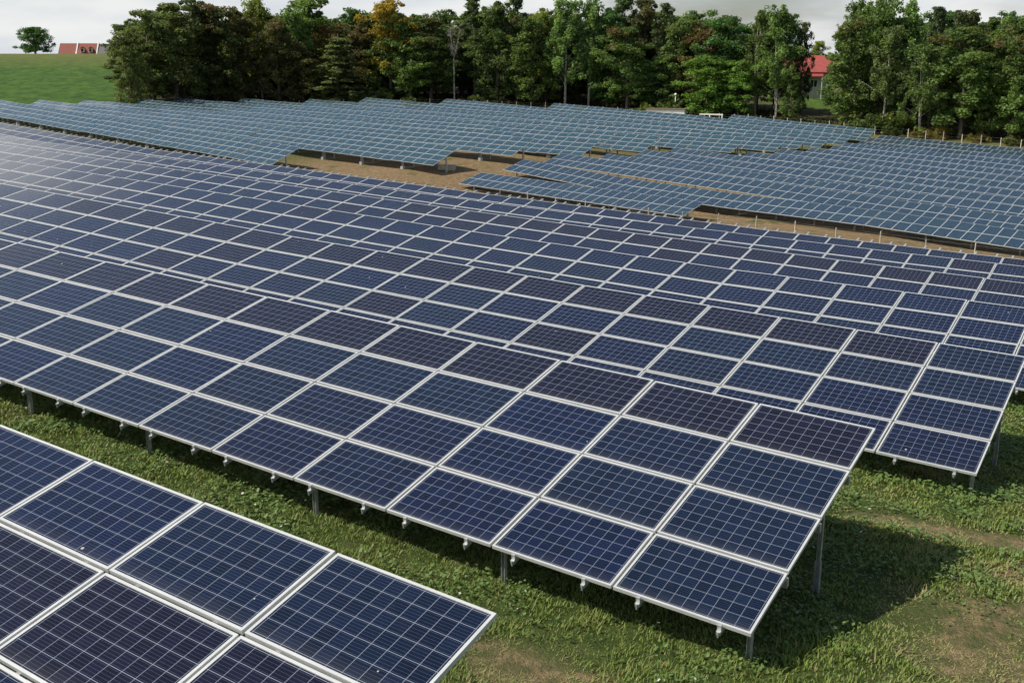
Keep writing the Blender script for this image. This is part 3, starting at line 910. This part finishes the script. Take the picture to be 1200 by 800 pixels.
BACK = [
    (-67.5, 188.4, 14.1, 8.4, 0), (-70.5, 202.6, 15.0, 7.8, 1), (-70.7, 213.7, 14.0, 9.3, 2), (-65.4, 195.3, 14.4, 9.8, 0), (-68.3, 208.7, 14.3, 8.4, 1),
    (-71.8, 223.6, 14.1, 9.1, 2), (-62.0, 200.1, 15.4, 9.5, 0), (-66.5, 213.8, 15.5, 8.0, 1), (-67.1, 228.2, 14.5, 10.4, 2), (-61.5, 205.9, 14.5, 8.1, 0),
    (-61.7, 218.3, 14.5, 10.5, 1), (-64.7, 232.0, 12.0, 8.7, 2), (-56.9, 208.6, 15.5, 8.0, 0), (-58.7, 221.0, 13.9, 8.9, 1), (-60.6, 234.6, 13.1, 9.1, 2),
    (-56.1, 213.5, 14.6, 9.5, 0), (-54.5, 223.2, 14.1, 8.6, 1), (-55.9, 238.7, 13.2, 12.0, 2), (-50.9, 216.1, 17.2, 9.0, 0), (-53.0, 225.6, 16.5, 11.0, 1),
    (-54.0, 239.2, 13.7, 11.6, 2), (-46.8, 218.0, 16.7, 9.6, 0), (-47.5, 227.1, 14.9, 9.4, 1), (-49.1, 243.8, 13.1, 10.7, 2), (-43.8, 217.4, 15.8, 8.2, 0),
    (-44.9, 232.4, 14.5, 9.7, 1), (-46.5, 245.4, 15.1, 11.5, 2), (-40.7, 219.8, 14.4, 9.2, 0), (-40.9, 232.6, 15.8, 8.7, 1), (-40.9, 249.0, 13.7, 11.7, 2),
    (-35.5, 223.3, 15.0, 10.7, 0), (-35.1, 232.7, 15.9, 9.6, 1), (-36.8, 247.6, 14.9, 11.2, 2), (-31.7, 219.5, 16.2, 9.2, 0), (-31.0, 232.4, 17.2, 10.1, 1),
    (-31.9, 248.9, 15.0, 9.7, 2), (-26.8, 221.1, 17.4, 8.9, 0), (-28.0, 234.0, 15.9, 11.7, 1), (-28.0, 248.1, 13.7, 12.2, 2), (-22.5, 221.0, 16.0, 10.8, 0),
    (-24.6, 236.6, 17.4, 11.2, 1), (-20.9, 249.3, 16.6, 9.2, 2), (-20.3, 225.4, 17.2, 10.4, 0), (-19.1, 235.0, 15.4, 9.5, 1), (-18.1, 251.0, 14.7, 12.0, 2),
    (-15.6, 221.6, 16.5, 10.8, 0), (-14.4, 239.4, 18.3, 9.8, 1), (-12.1, 250.7, 14.5, 11.5, 2), (-10.6, 224.9, 16.2, 10.0, 0), (-9.5, 235.8, 15.7, 10.6, 1),
    (-7.3, 249.7, 16.8, 11.0, 2), (-6.4, 224.7, 15.9, 9.4, 0), (-6.0, 238.2, 18.1, 11.6, 1), (-2.4, 252.6, 16.4, 9.5, 2), (-2.0, 222.8, 17.4, 9.3, 0),
    (-0.6, 234.3, 16.6, 10.7, 1), (1.8, 246.4, 13.8, 10.5, 2), (0.9, 223.3, 17.4, 11.0, 0), (2.5, 236.1, 17.9, 10.7, 1), (7.2, 251.2, 16.6, 11.4, 2),
    (6.3, 220.6, 17.1, 10.3, 0), (8.4, 235.1, 16.2, 10.8, 1), (10.1, 249.3, 14.8, 11.6, 2), (9.4, 220.9, 17.1, 11.0, 0), (11.1, 232.7, 18.7, 11.3, 1),
    (16.6, 246.3, 16.2, 9.6, 2), (13.8, 220.8, 15.8, 8.6, 0), (17.6, 233.7, 15.7, 11.2, 1), (21.0, 246.9, 14.8, 10.9, 2), (16.7, 219.9, 15.5, 10.9, 0),
    (19.5, 233.9, 17.6, 8.9, 1), (23.4, 247.7, 13.4, 10.8, 2), (21.3, 219.0, 16.0, 10.3, 0), (23.7, 230.2, 15.6, 10.0, 1), (29.5, 246.6, 14.7, 11.6, 2),
    (25.5, 216.4, 18.4, 11.0, 0), (28.1, 232.1, 15.5, 9.2, 1), (31.8, 243.4, 16.0, 10.4, 2), (29.6, 219.5, 18.7, 11.0, 0), (32.5, 232.4, 17.6, 10.9, 1),
    (36.2, 242.5, 14.5, 11.0, 2), (33.9, 213.5, 17.8, 9.6, 0), (36.6, 215.3, 19.1, 8.5, 0), (42.3, 214.4, 18.2, 8.8, 0), (43.8, 209.6, 16.6, 10.5, 0),
    (47.8, 208.3, 16.8, 7.7, 0), (50.4, 205.0, 18.8, 9.0, 0), (61.9, 188.3, 18.2, 8.8, 0), (66.5, 201.3, 19.0, 9.6, 1), (72.4, 213.9, 14.2, 10.2, 2),
    (63.7, 186.4, 16.1, 8.9, 0), (71.4, 201.4, 17.4, 10.2, 1), (76.6, 211.7, 17.3, 9.5, 2), (68.1, 186.6, 16.5, 7.5, 0), (72.9, 197.4, 17.8, 7.9, 1),
    (80.7, 209.7, 16.8, 9.8, 2), (69.4, 182.4, 15.8, 9.0, 0), (75.1, 194.3, 17.4, 8.7, 1), (83.7, 209.9, 15.1, 10.1, 2), (72.0, 182.1, 18.6, 6.7, 0),
    (77.5, 191.9, 16.4, 8.0, 1), (86.5, 206.9, 16.8, 7.6, 2), (75.1, 181.4, 17.8, 7.7, 0), (82.3, 193.7, 16.7, 8.1, 1), (89.6, 204.7, 15.6, 9.2, 2),
    (78.9, 179.8, 16.0, 6.6, 0), (83.4, 187.6, 17.7, 9.0, 1), (93.3, 203.8, 17.2, 9.8, 2), (79.8, 174.3, 16.6, 6.4, 0), (87.5, 190.2, 18.7, 7.2, 1),
    (96.4, 202.7, 15.6, 7.4, 2), (82.5, 175.0, 17.9, 6.8, 0), (88.7, 185.4, 16.0, 6.8, 1), (100.2, 202.3, 15.2, 8.1, 2), (84.5, 170.7, 17.6, 6.8, 0),
    (95.6, 188.2, 16.5, 7.8, 1), (104.2, 201.9, 16.3, 8.8, 2),
]

for x, y, h, kind, wd, col, au, lab in TREES:
    tree(x, y, h, kind, wd, col, au, lab, 'trees at the edge of the wood', var=2 if x < -62.5 else None)
for i, (x, y, h, wd, row) in enumerate(BACK):
    tree(x, y, h, 'broad' if i % 5 else 'pine', wd, ('dark', 'moss', 'mid', 'olive', 'deep')[i % 5], 0.0,
         'dark green tree deep in the wood, half hidden behind the front trees', 'trees deep in the wood')
tree(-152.2, 345, 8.6, 'round', 9.4, 'deep', 0, 'lone round dark tree on the green hilltop, left of the red-roofed farmhouse', 'trees on the hill')
tree(90, 318, 11.5, 'birch', 9.0, 'lime', 0, 'pale tree seen beyond the ridge of the house with the bright red roof', 'trees behind the red-roofed house')
tree(84, 326, 10.0, 'broad', 9.0, 'lime', 0, 'low yellow green tree beyond the bright red roof, right of the pale one', 'trees behind the red-roofed house')

# bushes along the wood's edge
def make_bush(seed):
    rg = np.random.default_rng(seed)
    k = 26
    cs = np.stack([rg.normal(0, 0.75, k), rg.normal(0, 0.75, k), rg.uniform(0.25, 1.5, k)], -1)
    cs[:, 2] *= np.clip(1.25 - 0.35 * np.hypot(cs[:, 0], cs[:, 1]), 0.3, 1)
    rise = rg.random(k)
    v, q, ti = leaf_cloud(rg, cs, rg.uniform(0.3, 0.6, k), 44, 0.27, 0.8, rise=rise)
    st = MB()
    for i in range(7):
        a = rg.uniform(0, 6.3); r = rg.uniform(0.3, 0.9)
        st.tube([(0.1 * math.cos(a), 0.1 * math.sin(a), -0.1), (r * .6 * math.cos(a), r * .6 * math.sin(a), 0.7), (r * math.cos(a), r * math.sin(a), 1.3)], [0.04, 0.028, 0.01], 4)
    return st.mesh('stems', M_bark), raw_mesh('foliage', v, q, [M_leaf], cols=ti)
BV = [make_bush(900 + i) for i in range(3)]
def bush(x, y, s, col, au, label, group, i):
    e = empty('bush', (x, y, gz(x, y) + H - 0.05)); tag(e, label, 'bush', group)
    st, fo = BV[i % 3]
    rz = random.uniform(0, 6)
    obj('stems', st, e, rot=(0, 0, rz), scale=(s, s, s))
    b_ = obj('foliage', fo, e, rot=(0, 0, rz), scale=(s * 1.15, s * 1.15, s))
    b_.color = (*col, 1); b_['autumn'] = float(au)
G1, G2, Yl = (0.075, 0.115, 0.028), (0.105, 0.140, 0.036), (0.175, 0.155, 0.036)
BUSH = [(-35.6, 201, 1.5, G1, 0, 'green bush at the foot of the larch'), (-31.5, 203, 1.7, G2, 0, 'light green bush right of the larch foot, behind the panels'),
        (-28.6, 202.5, 1.5, G1, 0, 'dark green bush left of the pale trunk under the yellow maple'), (-25.4, 203, 1.8, G2, 0, 'light bush directly under the yellow maple'),
        (-19.5, 203.5, 1.3, G1, 0, 'low green bush right of the yellow maple trunk'), (-7.0, 204, 1.3, G1, 0, 'low bush right of the bare birch'),
        (24.2, 196.0, 1.4, G2, 0, 'green bush left of the white kiosk'), (29.4, 197.6, 2.6, G1, 0, 'large green bush behind the lamp post and kiosk'),
        (33.8, 192.4, 1.1, Yl, .2, 'yellowing bush between the kiosk and the white barrier'), (35.9, 191.8, 1.0, Yl, .3, 'small yellow bush behind the white barrier'),
        (57.8, 168.6, 2.0, G1, 0, 'dark green bush left of the forked birch trunk'), (60.8, 167.2, 1.9, G2, 0, 'green bush behind the fence, right of the forked birch'),
        (55.4, 171.5, 1.6, G1, 0, 'green bush behind the far corner of the left panels'), (63.4, 163.0, 0.95, Yl, .5, 'orange yellow bush behind a fence post'),
        (65.6, 161.6, 1.1, Yl, .2, 'larger yellow bush behind the fence, right of the orange one'), (73.6, 155.4, 0.9, G2, .5, 'yellow green bush behind the fence near the right edge'),
        (70.2, 158.6, 0.9, Yl, .6, 'low rusty bush on the brown bank behind the fence')]
for i, (x, y, s, col, au, lab) in enumerate(BUSH): bush(x, y, s, col, au, lab, 'bushes along the wood edge', i)

# tangled undergrowth on the woodland floor: nobody could count it
rg = np.random.default_rng(77)
ux = rg.uniform(-66, 92, 2600)
uy = np.interp(ux, [-110, -63, -56, -41, -25, -8, 8, 24, 40, 55, 58, 70, 80, 140], [150, 170, 187, 201, 207, 207, 205, 200, 191, 180, 171, 164, 158, 133]) + rg.uniform(-1.5, 1, 2600) ** 3 * 1.0 + rg.uniform(0, 26, 2600) * (rg.random(2600) < 0.75)
ok = ~((np.abs(ux - 56 - (uy - 190) * 0.25) < 5.5) & (uy > 186))
ux, uy = ux[ok], uy[ok]
cs = np.stack([ux, uy, ground(ux, uy) + H + rg.uniform(0.1, 0.9, len(ux))], -1)
v, q, ti = leaf_cloud(rg, cs, rg.uniform(0.4, 1.0, len(ux)), 22, 0.30, 0.7, rise=rg.random(len(ux)))
un = obj('undergrowth', raw_mesh('undergrowth', v, q, [M_leaf], cols=ti)); un.color = (0.040, 0.052, 0.018, 1); un['autumn'] = 0.25
tag(un, kind='stuff')

# ------------------------------------------------------------------ fences
def fence(name, pts, h_, label, group=None, w_=0.09):
    """posts as parts, three strands of wire"""
    x0, y0 = pts[0]
    e = empty(name, (x0, y0, gz(x0, y0) + H)); tag(e, label, 'fence', group)
    mb = MB(); mb.box(-w_ / 2, w_ / 2, -w_ / 2, w_ / 2, -0.5, 1.0)
    mb.add([(-w_ / 2, -w_ / 2, 1.0), (w_ / 2, -w_ / 2, 1.0), (w_ / 2, w_ / 2, 1.0), (-w_ / 2, w_ / 2, 1.0), (0, 0, 1.03)], [(0, 1, 4), (1, 2, 4), (2, 3, 4), (3, 0, 4)])
    me = mb.mesh('fence_post', M_wood)
    tops = []
    for x, y in pts:
        z = gz(x, y) + H
        hh = h_ * random.uniform(0.93, 1.08)
        obj('post', me, e, (x - x0, y - y0, z - e.location.z), (random.uniform(-.03, .03), random.uniform(-.03, .03), random.uniform(0, 1)), (1, 1, hh))
        tops.append((x - x0, y - y0, z - e.location.z))
    wm = MB()
    for f in (0.35, 0.65, 0.93):
        wm.tube([(x, y, z + h_ * f) for x, y, z in tops], 0.002, 4)
    obj('wire', wm.mesh('wire', M_zinc), e)
al = np.arange(-61.5, -8, 3.02)
fence('wire_fence', [(dF[0] * a + nF[0] * 68.1, dF[1] * a + nF[1] * 68.1) for a in al], 1.15, 'low wire fence of thin pale posts along the front of the far right block', None, 0.055)
fx = [(-56, 179), (-43, 195), (-26, 202.2), (-8, 202.5), (8, 200.5), (23, 196), (40, 187), (49, 176), (53.5, 170.6), (57.5, 166), (59.5, 163.9), (65.4, 157.9), (69.4, 154.4), (71.3, 152.7), (86, 141)]
pts, acc = [], 0.0
for (xa, ya), (xb, yb) in zip(fx, fx[1:]):
    L = math.hypot(xb - xa, yb - ya)
    while acc < L:
        pts.append((xa + (xb - xa) * acc / L, ya + (yb - ya) * acc / L)); acc += 2.75
    acc -= L
fence('wire_fence', pts, 1.45, 'post and wire fence along the foot of the wood', None, 0.105)

# ------------------------------------------------------------------ kiosk, barrier, lamp, block
kx, ky = 27.6, 190.4
e = empty('transformer_kiosk', (kx, ky, gz(kx, ky) + H + 0.45)); e.rotation_euler = (0, 0, R(-17))
tag(e, 'long low white kiosk with a flat brown roof, behind the panels below the lamp post', 'kiosk')
b = MB(); b.box(-3.4, 3.4, -1.2, 1.2, -0.6, 1.42)
for x in (-1.9, -0.1, 1.6): b.box(x - 0.03, x + 0.03, -1.22, -1.2, -0.3, 1.30)
obj('body', b.mesh('kiosk_body', M_whitep), e)
b = MB(); b.box(-3.55, 3.55, -1.35, 1.35, 1.424, 1.56)
obj('roof', b.mesh('kiosk_roof', simple('brown_roofing', (0.16, 0.11, 0.08), 0.9, 0, 0.25)), e)
b = MB(); b.box(0.35, 1.25, -1.235, -1.203, -0.4, 1.22); b.box(0.40, 1.20, -1.245, -1.236, 0.75, 1.1)
d_ = obj('door', b.mesh('kiosk_door', simple('pale_grey_door', (0.60, 0.60, 0.58), 0.6, 0, 0.05)), e)

bx, by = 35.3, 188.6
e = empty('barrier', (bx, by, gz(bx, by) + H)); e.rotation_euler = (0, 0, R(-22))
tag(e, 'low white rail barrier on two legs, right of the white kiosk', 'barrier')
b = MB(); b.box(-2.1, 2.1, -0.07, 0.07, 1.18, 1.40); obj('rail', b.mesh('barrier_rail', M_whitep), e)
b = MB(); b.box(-0.09, 0.09, -0.09, 0.09, -0.5, 1.178); lm2 = b.mesh('barrier_leg', M_whitep)
obj('leg', lm2, e, (-0.25, 0, 0)); obj('leg', lm2, e, (1.95, 0, 0))

lx, ly = 29.75, 194.3
z0 = gz(lx, ly) + H
e = empty('street_lamp', (lx, ly, z0)); tag(e, 'grey lamp post with a white round head, standing behind the white kiosk', 'lamp post')
b = MB(); b.tube([(0, 0, -0.4), (0, 0, 1.0), (0, 0, 4.15)], [0.11, 0.10, 0.07], 10); obj('pole', b.mesh('lamp_pole', M_zinc, smooth=True), e)
b = MB(); b.tube([(0, 0, 4.10), (0, 0, 4.16), (0, 0, 4.28), (0, 0, 4.45), (0, 0, 4.55)], [0.08, 0.20, 0.26, 0.20, 0.05], 12); obj('lamp_head', b.mesh('lamp_head', M_whitep, smooth=True), e)

cx, cy = -6.5, 104.8
e = MB(); e.box(-0.85, 0.85, -0.35, 0.35, -0.3, 0.46); e.box(-0.55, 0.05, -0.37, -0.351, 0.12, 0.30)
cb = obj('concrete_block', e.mesh('concrete_block', M_conc), None, (cx, cy, gz(cx, cy) + H), (0, 0, R(-8)))
mod = cb.modifiers.new('bevel', 'BEVEL'); mod.width = 0.03; mod.segments = 2
tag(cb, 'weathered concrete block on the brown ground beside the far left tables\' end', 'concrete block')

# ------------------------------------------------------------------ houses
def roof_mat(name, a, b_, course=0.32):
    m, t, p, o = mat(name)
    c = t.n('ShaderNodeTexCoord')
    wv = t.n('ShaderNodeTexWave', wave_type='BANDS', bands_direction='Z'); wv.inputs['Scale'].default_value = 1.0 / course
    t.l(c.outputs['Object'], wv.inputs['Vector'])
    nz = t.noise(c.outputs['Object'], 2.0, 5, 0.65)
    col = t.mix(t.ramp(nz, 0.3, 0.7), a, b_)
    t.l(t.mix(t.math('MULTIPLY', wv.outputs['Fac'], 0.12), col, (0.05, 0.02, 0.015)), p.inputs['Base Color'])
    p.inputs['Roughness'].default_value = 0.7
    return m
M_red = roof_mat('bright_red_tiles', (0.30, 0.056, 0.050), (0.37, 0.078, 0.068))
M_tile = roof_mat('clay_tiles', (0.20, 0.048, 0.028), (0.27, 0.075, 0.042))
M_slate = roof_mat('grey_slates', (0.10, 0.105, 0.10), (0.15, 0.15, 0.14))
M_plast = simple('pale_plaster', (0.52, 0.50, 0.45), 0.9, 0, 0.12, 1.2)
M_whitew = simple('white_gable_wall', (0.74, 0.72, 0.67), 0.9, 0, 0.06, 1.2)
M_dark = simple('window_glass', (0.02, 0.024, 0.028), 0.1, 0, 0.1)

def gable(mb, x0, x1, hw, z0, z1, over=0.3, th=0.16):
    """two roof slabs over x0..x1, ridge along x at height z1, eaves at z0"""
    s = (z1 - z0) / hw
    for sg in (-1, 1):
        ye = sg * (hw + over); ze = z0 - over * s
        vs = [(x0, 0, z1), (x1, 0, z1), (x1, ye, ze), (x0, ye, ze)]
        mb.add(vs + [(x, y, z + th) for x, y, z in vs], [(0, 1, 2, 3), (4, 7, 6, 5), (0, 4, 5, 1), (1, 5, 6, 2), (2, 6, 7, 3), (3, 7, 4, 0)])

hx, hy = 62.6, 232.5
e = empty('house', (hx, hy, -9.75 + H)); e.rotation_euler = (0, 0, R(-14))
tag(e, 'pale plastered house with a bright red roof, seen through the gap in the wood', 'house')
b = MB(); b.box(-8.4, 6.4, -4.2, 4.2, -1.0, 5.5)
for sx in (-8.4, 6.38): b.add([(sx, -4.2, 5.5), (sx, 4.2, 5.5), (sx, 0, 8.4), (sx + .02, -4.2, 5.5), (sx + .02, 4.2, 5.5), (sx + .02, 0, 8.4)], [(0, 1, 2), (3, 5, 4), (0, 3, 4, 1), (1, 4, 5, 2), (2, 5, 3, 0)])
obj('wall', b.mesh('house_wall', M_plast), e)
b = MB(); gable(b, -8.9, 6.9, 4.2, 5.7, 8.7, 0.5)
rf = obj('roof', b.mesh('house_roof', M_red), e)
b = MB(); b.box(-4.3, -3.6, 0.3, 1.0, 7.4, 9.4); obj('chimney', b.mesh('chimney', M_plast), rf)
b = MB()
vs = [(-8.2, -4.22, 5.15), (4.4, -4.22, 5.15), (4.4, -5.7, 4.55), (-8.2, -5.7, 4.55)]
b.add(vs + [(x, y, z + .14) for x, y, z in vs], [(0, 1, 2, 3), (4, 7, 6, 5), (0, 4, 5, 1), (1, 5, 6, 2), (2, 6, 7, 3), (3, 7, 4, 0)])
pr = obj('porch_roof', b.mesh('porch_roof', M_red), e)
for x in (-7.9, -2.0, 4.2):
    b = MB(); b.box(x - .08, x + .08, -5.6, -5.44, -1.0, 4.55); obj('porch_post', b.mesh('porch_post', M_whitep), pr)
for x in (-6.2, -2.6, 2.6):
    f = MB(); ring_ = f; 
    f.box(x - .75, x + .75, -4.26, -4.203, 2.3, 2.4); f.box(x - .75, x + .75, -4.26, -4.203, 3.8, 3.9)
    for q in (-.75, -.05, .65): f.box(x + q, x + q + .1, -4.26, -4.203, 2.4, 3.8)
    wf = obj('window', f.mesh('window_frame', M_whitep), e)
    g = MB(); g.box(x - .65, x + .65, -4.23, -4.205, 2.4, 3.8); obj('pane', g.mesh('pane', M_dark), wf)
b = MB(); b.box(0.1, 1.1, -4.25, -4.203, -0.6, 2.1); obj('door', b.mesh('house_door', M_wood), e)
e = empty('farmhouse', (-149.2, 374, -3.6 + H)); e.rotation_euler = (0, 0, R(6))
tag(e, 'long farmhouse on the hilltop with clay red roof, white gables and a grey wing', 'farmhouse')
b = MB(); b.box(-6.6, 6.3, -3.6, 3.6, -1, 2.6)
obj('wall', b.mesh('farm_wall', M_whitew), e)
b = MB(); gable(b, -6.5, -0.9, 3.6, 2.62, 6.0, 0.4); gable(b, -0.4, 5.8, 3.6, 2.62, 6.0, 0.4)
obj('roof', b.mesh('farm_roof', M_tile), e)
b = MB(); gable(b, 6.5, 14.6, 3.6, 2.62, 5.85, 0.4); obj('wing_roof', b.mesh('farm_wing_roof', M_slate), e)
b = MB(); b.box(6.5, 14.4, -3.6, 3.6, -1, 2.6); obj('wing_wall', b.mesh('farm_wing_wall', M_plast), e)
def parapet(x):
    m_ = MB(); vs = []
    for xx in (x, x + .42):
        vs += [(xx, -4.3, 2.2), (xx, 4.3, 2.2), (xx, 0, 6.55)]
    m_.add(vs, [(0, 1, 2), (3, 5, 4), (0, 3, 4, 1), (1, 4, 5, 2), (2, 5, 3, 0)])
    return m_.mesh('gable_wall', M_whitew)
obj('gable_wall', parapet(-0.86), e); obj('gable_wall', parapet(5.95), e)
m_ = MB(); m_.add([(-6.62, -3.9, 2.4), (-6.62, 3.9, 2.4), (-6.62, 0, 6.1), (-6.52, -3.9, 2.4), (-6.52, 3.9, 2.4), (-6.52, 0, 6.1)], [(0, 1, 2), (3, 5, 4), (0, 3, 4, 1), (1, 4, 5, 2), (2, 5, 3, 0)])
obj('end_gable', m_.mesh('end_gable', M_dark), e)
for x in (1.5, 4.2):
    d2 = MB(); d2.box(x - .55, x + .55, -3.6, -1.6, 3.2, 4.4)
    dm = obj('dormer', d2.mesh('dormer', M_whitew), e)
    d3 = MB(); d3.box(x - .4, x + .4, -3.62, -3.602, 3.35, 4.25); obj('pane', d3.mesh('dormer_pane', M_dark), dm)
    d4 = MB()
    d4.add([(x - .7, -3.75, 4.41), (x + .7, -3.75, 4.41), (x, -3.75, 5.0), (x - .7, -1.2, 4.41), (x + .7, -1.2, 4.41), (x, -1.2, 5.0)], [(0, 1, 2), (3, 5, 4), (0, 3, 4, 1), (1, 4, 5, 2), (2, 5, 3, 0)])
    obj('dormer_roof', d4.mesh('dormer_roof', M_tile), dm)

# ------------------------------------------------------------------ grass and weeds near the camera
M_grass, t, p, o = mat('grass_blades')
at = t.n('ShaderNodeVertexColor', layer_name='tint')
t.l(at.outputs[0], p.inputs['Base Color'])
p.inputs['Roughness'].default_value = 0.55
p.inputs['Specular IOR Level'].default_value = 0.3
tr = t.n('ShaderNodeBsdfTranslucent'); t.l(at.outputs[0], tr.inputs[0])
ms = t.n('ShaderNodeMixShader'); ms.inputs[0].default_value = 0.25
t.l(p.outputs[0], ms.inputs[1]); t.l(tr.outputs[0], ms.inputs[2]); t.l(ms.outputs[0], o.inputs[0])

rg = np.random.default_rng(5)
def vnoise(x, y, s, seed):
    g = np.random.default_rng(seed).random((64, 64))
    u, v = x / s, y / s
    i, j = np.floor(u).astype(int), np.floor(v).astype(int)
    fu, fv = u - i, v - j
    fu, fv = fu * fu * (3 - 2 * fu), fv * fv * (3 - 2 * fv)
    a = g[i % 64, j % 64]; b = g[(i + 1) % 64, j % 64]; c_ = g[i % 64, (j + 1) % 64]; d = g[(i + 1) % 64, (j + 1) % 64]
    return (a * (1 - fu) + b * fu) * (1 - fv) + (c_ * (1 - fu) + d * fu) * fv
def fbm(x, y, s, seed): return 0.55 * vnoise(x, y, s, seed) + 0.3 * vnoise(x, y, s / 2.3, seed + 1) + 0.15 * vnoise(x, y, s / 5, seed + 2)
def wearf(x, y):
    w_ = np.zeros_like(x)
    for cx, cy, rx, ry, an in BLOBS:
        ca, sa = math.cos(an), math.sin(an)
        dx, dy = x - cx, y - cy
        q = np.hypot((dx * ca + dy * sa) / rx, (dy * ca - dx * sa) / ry) + (fbm(x, y, 0.9, 30) - 0.5) * 2.4
        w_ = np.maximum(w_, np.clip((1.25 - q) / 0.9, 0, 1))
    return w_
def seen(x, y):
    """the strips of ground that lie open or at the tables' edges"""
    c = nN[0] * x + nN[1] * y; a = dN[0] * x + dN[1] * y
    s = (c > 4.3) & (c < 9.8) & (a < -1.0)
    s |= (a > -5.0) & (c > 2)
    return s
NB = 620000
def scatter(n, dens):
    r = 3.0 + 23 * rg.random(n) ** dens
    th = rg.uniform(R(-44), R(40), n)
    x, y = r * np.sin(th), r * np.cos(th)
    k = seen(x, y)
    return x[k], y[k]
x, y = scatter(NB, 0.85)
tuft = fbm(x, y, 0.28, 50)
dryn = np.clip((fbm(x, y, 1.1, 60) - 0.50) * 4, 0, 1) * 0.6
wr = wearf(x, y)
keep = rg.random(len(x)) < np.clip(0.35 + tuft * 0.9, 0, 1) * (1 - 0.15 * wr)
x, y, tuft, dryn, wr = x[keep], y[keep], tuft[keep], dryn[keep], wr[keep]
n = len(x)
hgt = (0.03 + 0.085 * np.clip(tuft, 0, 1) ** 1.6 * (0.5 + rg.random(n))) * (1 - 0.55 * wr)
wid = 0.0038 + 0.004 * rg.random(n)
dist = np.hypot(x, y)
wid *= np.clip(dist / 9, 0.9, 2.4)
az = rg.uniform(0, 2 * math.pi, n); ln = hgt * rg.uniform(0.25, 1.1, n) + 0.09 * wr * rg.random(n)
gx_, gy_ = np.cos(az), np.sin(az)
sx_, sy_ = -gy_ * wid, gx_ * wid
z = ground(x, y) + H - 0.02 + 0.05 * np.sin(x * 0.9 + 1.7 * np.sin(y * 0.5)) * np.sin(y * 0.8 + x * 0.3)
v = np.empty((n, 5, 3))
v[:, 0] = np.stack([x - sx_, y - sy_, z], -1); v[:, 1] = np.stack([x + sx_, y + sy_, z], -1)
v[:, 2] = np.stack([x + gx_ * ln * .35 + sx_ * .8, y + gy_ * ln * .35 + sy_ * .8, z + hgt * .62], -1)
v[:, 3] = np.stack([x + gx_ * ln * .35 - sx_ * .8, y + gy_ * ln * .35 - sy_ * .8, z + hgt * .62], -1)
v[:, 4] = np.stack([x + gx_ * ln, y + gy_ * ln, z + hgt], -1)
b = np.arange(n)[:, None] * 5
tri = np.concatenate([b + [0, 1, 2], b + [0, 2, 3], b + [3, 2, 4]], 0)
gA, gB, dA = np.array([0.128, 0.195, 0.032]), np.array([0.250, 0.325, 0.072]), np.array([0.360, 0.300, 0.150])
m1 = rg.random(n)[:, None] * 0.75 + 0.25 * fbm(x, y, 2.0, 70)[:, None]
colr = gA * (1 - m1) + gB * m1
dr = np.clip(dryn * rg.random(n) + 1.25 * wr * rg.random(n) + (rg.random(n) < 0.07), 0, 1)[:, None]
colr = colr * (1 - dr) + dA * dr
tint = np.repeat(np.concatenate([colr, np.ones((n, 1))], 1)[:, None], 5, 1).reshape(-1, 4)
tag(obj('grass', raw_mesh('grass', v.reshape(-1, 3), tri, [M_grass], cols=tint)), kind='stuff')

# clover, dock and plantain leaves among the blades
x, y = scatter(170000, 0.8)
wd_ = fbm(x, y, 0.55, 80)
k = (rg.random(len(x)) < np.clip((wd_ - 0.44) * 4.5, 0, 1) * (1 - wearf(x, y)))
x, y = x[k], y[k]; n = len(x)
z = ground(x, y) + H + 0.05 * np.sin(x * 0.9 + 1.7 * np.sin(y * 0.5)) * np.sin(y * 0.8 + x * 0.3) + rg.uniform(0.03, 0.13, n)
s = rg.uniform(0.010, 0.026, n) * np.clip(np.hypot(x, y) / 9, 0.9, 1.8)
az = rg.uniform(0, 6.28, n)
ax_ = np.stack([np.cos(az), np.sin(az), rg.normal(0, 0.35, n)], -1) * s[:, None]
bx_ = np.stack([-np.sin(az), np.cos(az), rg.normal(0, 0.35, n)], -1) * (s * 0.7)[:, None]
p0 = np.stack([x, y, z], -1)
v = np.stack([p0 - ax_, p0 + bx_, p0 + ax_, p0 - bx_], 1).reshape(-1, 3)
m1 = rg.random(n)[:, None]
colr = np.array([0.090, 0.165, 0.036]) * (1 - m1) + np.array([0.165, 0.250, 0.075]) * m1
wf_ = (rg.random(n) < 0.006)[:, None]
colr = np.where(wf_, np.array([0.6, 0.6, 0.5]), colr)
tint = np.repeat(np.concatenate([colr, np.ones((n, 1))], 1)[:, None], 4, 1).reshape(-1, 4)
tag(obj('weeds', raw_mesh('weeds', v, np.arange(n * 4).reshape(-1, 4), [M_grass], cols=tint)), kind='stuff')
